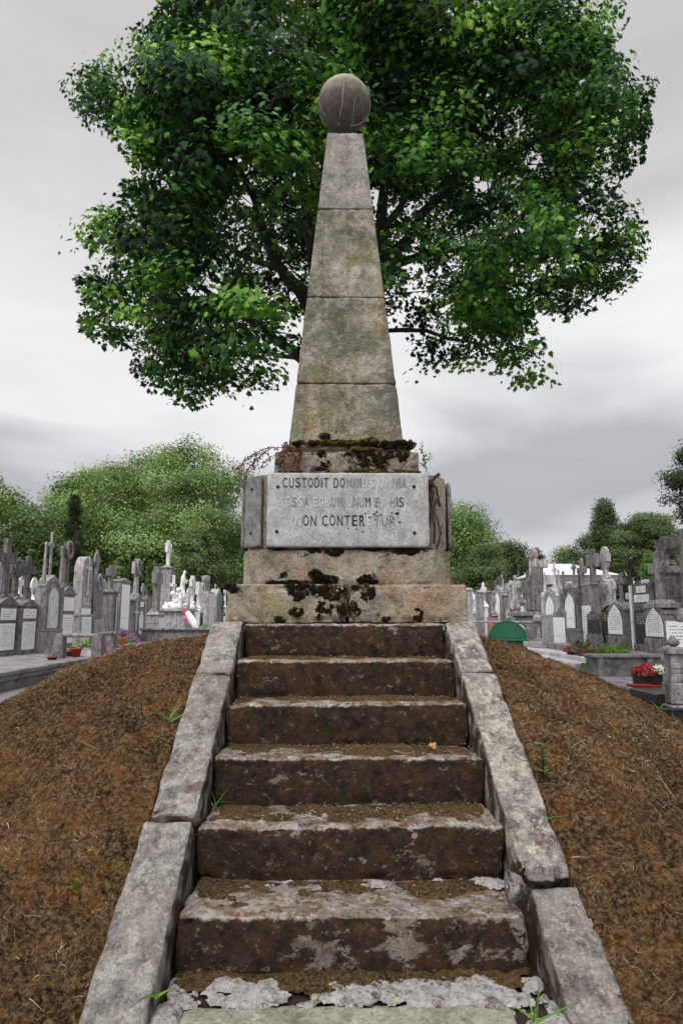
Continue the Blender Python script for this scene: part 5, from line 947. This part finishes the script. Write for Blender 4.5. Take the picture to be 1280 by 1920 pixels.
plant('flower_pot','mixed yellow and red blooms below the orange vase',229,18.4,TL,.15,.10,'pot_white','far_leaf','petal_red',.07,120,False,.05)
plant('flower_pot','round clipped green plant at the mound edge below the bouquets',242,17.2,TL-.02,.12,.14,'terracotta','far_leaf',None,.10,150,False,.04)
plant('flower_pot','white pot at the mound edge below the orange vase',222,17.,TL,.12,.05,'pot_white','far_leaf','petal_pink',.10,50,False,.04)
plant('flower_pot','yellow green plant on the far left plots beside the mossy coping',386,36,TL+.15,.4,.35,'pot_white','bright_leaf',None,.1,160,False,.12)
plant('flower_pot','red and green blooms against the mossy base block at the left',412,33,TL+.2,.35,.3,'pot_white','far_leaf','petal_red',.15,140,False,.10)
D=31.; p=at(343,1157,D); e=empty('flower_wreath',(p.x,p.y,TL),0,'orange and purple flower garland hanging on the plot before the white statue','wreath'); g=np.random.default_rng(8); P=np.concatenate([atv(np.array([348+3*math.sin(t*2),]),np.array([1142+t*24]),D-.4+g.normal(0,.05,1)) for t in np.linspace(0,1,70)])+g.normal(0,.07,(70,3)); par(leaves('blossoms',P,g.normal(0,.5,P.shape)+np.array([0,-1,.3]),g.normal(0,1,P.shape),g.uniform(.1,.2,70),g.random(70),'petal_mixed',None,'oval'),e)
D=30.; p=at(357,1190,D); e=empty('marble_slab',(p.x,p.y,TL),0,'leaning white marble slab with carved foot beside the flower garland','marble slab'); b=MB(); A_=at(352,1149,D);B_=at(372,1186,D-.6); b.tube([tuple(A_),tuple(A_.lerp(B_,.5)+Vector((0,0,.03))),tuple(B_)],[.12,.17,.10],8); o=par(b.obj('carved_slab','grave_white',None,True),e)
# left plot walls far
b=MB(); A_=at(278,1157,27);b.box(A_.x,A_.x+6.6,26.2,26.7,TL,.75); b.box(A_.x-.05,A_.x+6.7,26.1,26.8,.75,.84); o=b.obj('plot_kerb','grave_grey',None,False,.015); tag(o,'grey moulded plot kerb running in front of the white statue group','kerb')
# right side plants on the terrace
plant('flower_pot','small dark pot of red flowers at the foot of the pale arch stone',1068,17.,.24,.14,.13,'pot_green','far_leaf','petal_red',.16,120,False,.06)
plant('flower_pot','dark leafy fern in a grey pot between the gothic tombs and croton',1086,16.6,.34,.22,.26,'terrace_stone','far_leaf_dark',None,.16,200,False,.08)
plant('flower_planter','brown and red leaved plant at the corner of the grey terrace wall',1108,14.9,.36,.26,.24,'pot_black','red_leaf',None,.06,300,False,.07)
plant('flower_planter','pale yellow green trailing leaves at the very corner of the terrace',1097,14.6,.2,.15,.10,None,'bright_leaf',None,0,140,False,.06)
plant('shrub','bright green feathery bush along the grey terrace wall',1137,14.7,.45,.42,.26,None,'bright_leaf',None,0,700,False,.055,group=None,cat='shrub',spike=.6)
plant('shrub','sparse upright stalky plant right of the bright green bush',1160,14.9,.5,.14,.28,None,'far_leaf',None,0,60,False,.06,group=None,cat='shrub',spike=1.5)
# tomb slab with planters
b=MB(); b.box(4.02,9,9.1,10.8,-.02,.26); b.box(3.96,9.1,9.0,10.9,.26,.31); tag(b.obj('tomb_slab','terrace_stone',None,False,.012),'low grey tomb slab carrying the red and black planters','tomb')
b=MB(); b.box(3.55,4.02,8.7,12.4,-.02,.06); tag(b.obj('path_slab','pale_slab',None,False,.01),'pale stone strip between the mound and the tomb with planters','stone slab')
plant('flower_planter','black trough of red begonias standing on a red tray',1200,9.5,.34,.135,.12,'pot_black','far_leaf_dark','petal_red',.12,420,True,.045,seed=2)
plant('flower_planter','black trough of white flowers right of the red begonias',1229,9.5,.34,.12,.11,'pot_black','far_leaf','petal_white',.12,300,True,.04)
plant('flower_planter','pink flower in a black trough behind the stone post at the right edge',1276,9.3,.34,.16,.22,'pot_black','far_leaf','petal_pink',.12,180,True,.05)
for px,w_,lb in ((1199,.20,'red tray under the begonia trough'),(1231,.16,'red tray under the white flowered trough')):
    p=at(px,1157,9.42); b=MB(); b.box(p.x-w_,p.x+w_,p.y-.12,p.y+.1,.312,.345,1.1); tag(b.obj('tray','pot_red',None,False,.008),lb,'tray')
# black granite steps and the corner post
b=MB(); b.box(3.56,4.6,7.75,8.75,-.02,.20); b.box(3.54,4.6,7.72,8.78,.20,.235); b.box(3.72,4.6,8.0,8.75,.235,.36); tag(b.obj('granite_tomb','granite_black',None,False,.008),'polished black granite stepped tomb left of the corner post','tomb')
D=8.0; p=at(1257,1157,D); e=empty('corner_post',(p.x,p.y,0),0,'carved grey corner post with a ball finial on a block wall at the right edge','post'); zt_=zat(1213,D)
b=MB(); b.box(-.10,.10,-.10,.10,.50,.60); b.box(-.085,.085,-.085,.085,.60,zt_-.08,.94); b.box(-.055,.055,-.092,-.08,.66,zt_-.18); b.box(-.115,.115,-.115,.115,zt_-.08,zt_-.03); b.box(-.105,.105,-.105,.105,zt_-.03,zt_,.85); ch(b,'shaft','grave_dark',e,False,.012)
b=MB(); b.ball((0,0,zt_+.05),.075,12,(1,1,.65)); b.ball((.0,0,zt_+.09),.04,8); ch(b,'finial','grave_dark',e,True,0)
b=MB(); b.tube([(.08,0,zt_-.06),(2,.1,zt_-.06)],.025,8); ch(b,'rail','grave_dark',e,True,0)
b=MB(); b.box(-.11,3,-.12,.14,.26,.50); b.box(-.13,3,-.16,.2,-.02,.255); ch(b,'block_wall','grave_dark',e,False,.015)
# ============================================================ WEEDS AND LEAVES ON THE MOUND
def on_mound(px,py):
    lo,hi=1.2,8.
    for k in range(400):
        D=1.2+k*.015; p=at(px,py,D)
        if p.z<=float(hm(np.array([p.x]),np.array([p.y]))[0]): return p,D
    return p,D
def weed(px,py,hh,lab,n=7,mat='bright_leaf',wd=.006,pos=None,name='grass_tuft',seed=0):
    if pos is None: p,D=on_mound(px,py)
    else: p=Vector(pos)
    g=np.random.default_rng(int(px)+seed); e=empty(name,tuple(p),0,lab,'grass tuft','green weeds on the mound and steps')
    D_=np.stack([g.normal(0,.6,n),g.normal(-.1,.5,n),g.uniform(.3,1.1,n)],1); o=blades('blade',np.zeros((n,3))+g.normal(0,.004,(n,3)),D_,g.uniform(.6,1.1,n)*hh,np.full(n,wd),g.normal(0,.6,n),g.uniform(.2,1,n),mat,e,None,5); return e
weed(318,1352,.13,'largest green grass clump against the left coping',9,wd=.008); weed(304,1388,.08,'smaller grass clump just below the largest one at the left coping',8)
weed(146,1664,.055,'low star shaped weed, left of the two on the lower left slope',8); weed(218,1636,.065,'star shaped weed beside the left coping, right of the two on the lower left slope',9); weed(122,1842,.055,'lowest weed on the left slope',6)
weed(150,1722,.03,'tiny green sprout between the star shaped weeds and the lowest weed',4)
weed(236,1300,.04,'thin single green blade high on the left slope',3); weed(330,1196,.07,'green tuft on the left brow of the mound nearest the coping',14,wd=.004); weed(312,1202,.06,'pale green tuft on the left brow of the mound, a little out from the coping',16,wd=.004); weed(372,1222,.05,'faint green sprout close to the top of the left coping',5)
weed(1033,1535,.06,'short green sprout beside the right coping above the broken joint',6); weed(1236,1330,.12,'green grass growing at the mound edge below the corner post',10,wd=.008); weed(1008,1345,.03,'tiny green dot of weed near the upper right coping',3); weed(1142,1692,.025,'tiny green leaf on the middle of the right slope',3); weed(1175,1890,.03,'tiny green sprout at the bottom of the right slope',4)
weed(0,0,.11,'grass blades at the left end of the tread with the heaviest grit',6,wd=.006,pos=(-.575,Y1-T_*4+.27,Z1-R_*4)); 
weed(0,0,.08,'short green leaf at the left foot of the lowest step',4,wd=.010,pos=tuple(at(292,1868,2.2)),seed=3); weed(0,0,.13,'upright green weed at the right end of the bottom slab',8,wd=.008,pos=tuple(at(1003,1915,2.05)),seed=4); weed(0,0,.05,'small grass tuft in the crumbled mortar right of centre',6,wd=.003,pos=tuple(at(743,1868,2.2)),seed=5); weed(0,0,.035,'small grass tuft in the crumbled mortar near the middle',6,wd=.003,pos=tuple(at(593,1880,2.2)),seed=6)
# leafy herb by the right coping
p,D_=on_mound(1018,1462); e=empty('leafy_weed',tuple(p),0,'blue green leafy stalk standing beside the right coping','weed'); b=MB(); b.tube([(0,0,0),(.005,0,.07),(-.004,0,.15)],[.003,.0025,.0015],5); b.obj('stem','far_leaf_dark',e); g=np.random.default_rng(4); n=46; zz_=g.uniform(.01,.155,n); a=g.uniform(0,6.28,n)
leaves('foliage',np.stack([np.cos(a)*.012,np.sin(a)*.012,zz_],1),np.stack([np.cos(a)*-.3,np.sin(a)*-.3,np.ones(n)],1),np.stack([np.cos(a),np.sin(a),np.full(n,.5)],1),g.uniform(.025,.042,n),g.uniform(.2,.8,n),'far_leaf',e,'oval')
def dleaf(p,r,lab,seed):
    g=np.random.default_rng(seed); P=np.array([[0,0,.008]]); e=leaves('dry_leaf',P,np.array([[.3,-.5,.8]]),np.array([[.3,.2,.3]]),np.array([r]),np.array([.5]),'dry_leaf',None,'maple',.5); e.location=p; return tag(e,lab,'leaf')
p,_=on_mound(332,1246); dleaf(p+Vector((0,0,.01)),.05,'orange dry leaf lying in the moss by the upper left coping',1); dleaf(at(812,1400,3.25),.045,'curled yellow dry leaf lying on the fourth step',2); dleaf(at(440,1160,4.3),.04,'small brown leaf leaning at the left foot of the mossy base block',3)
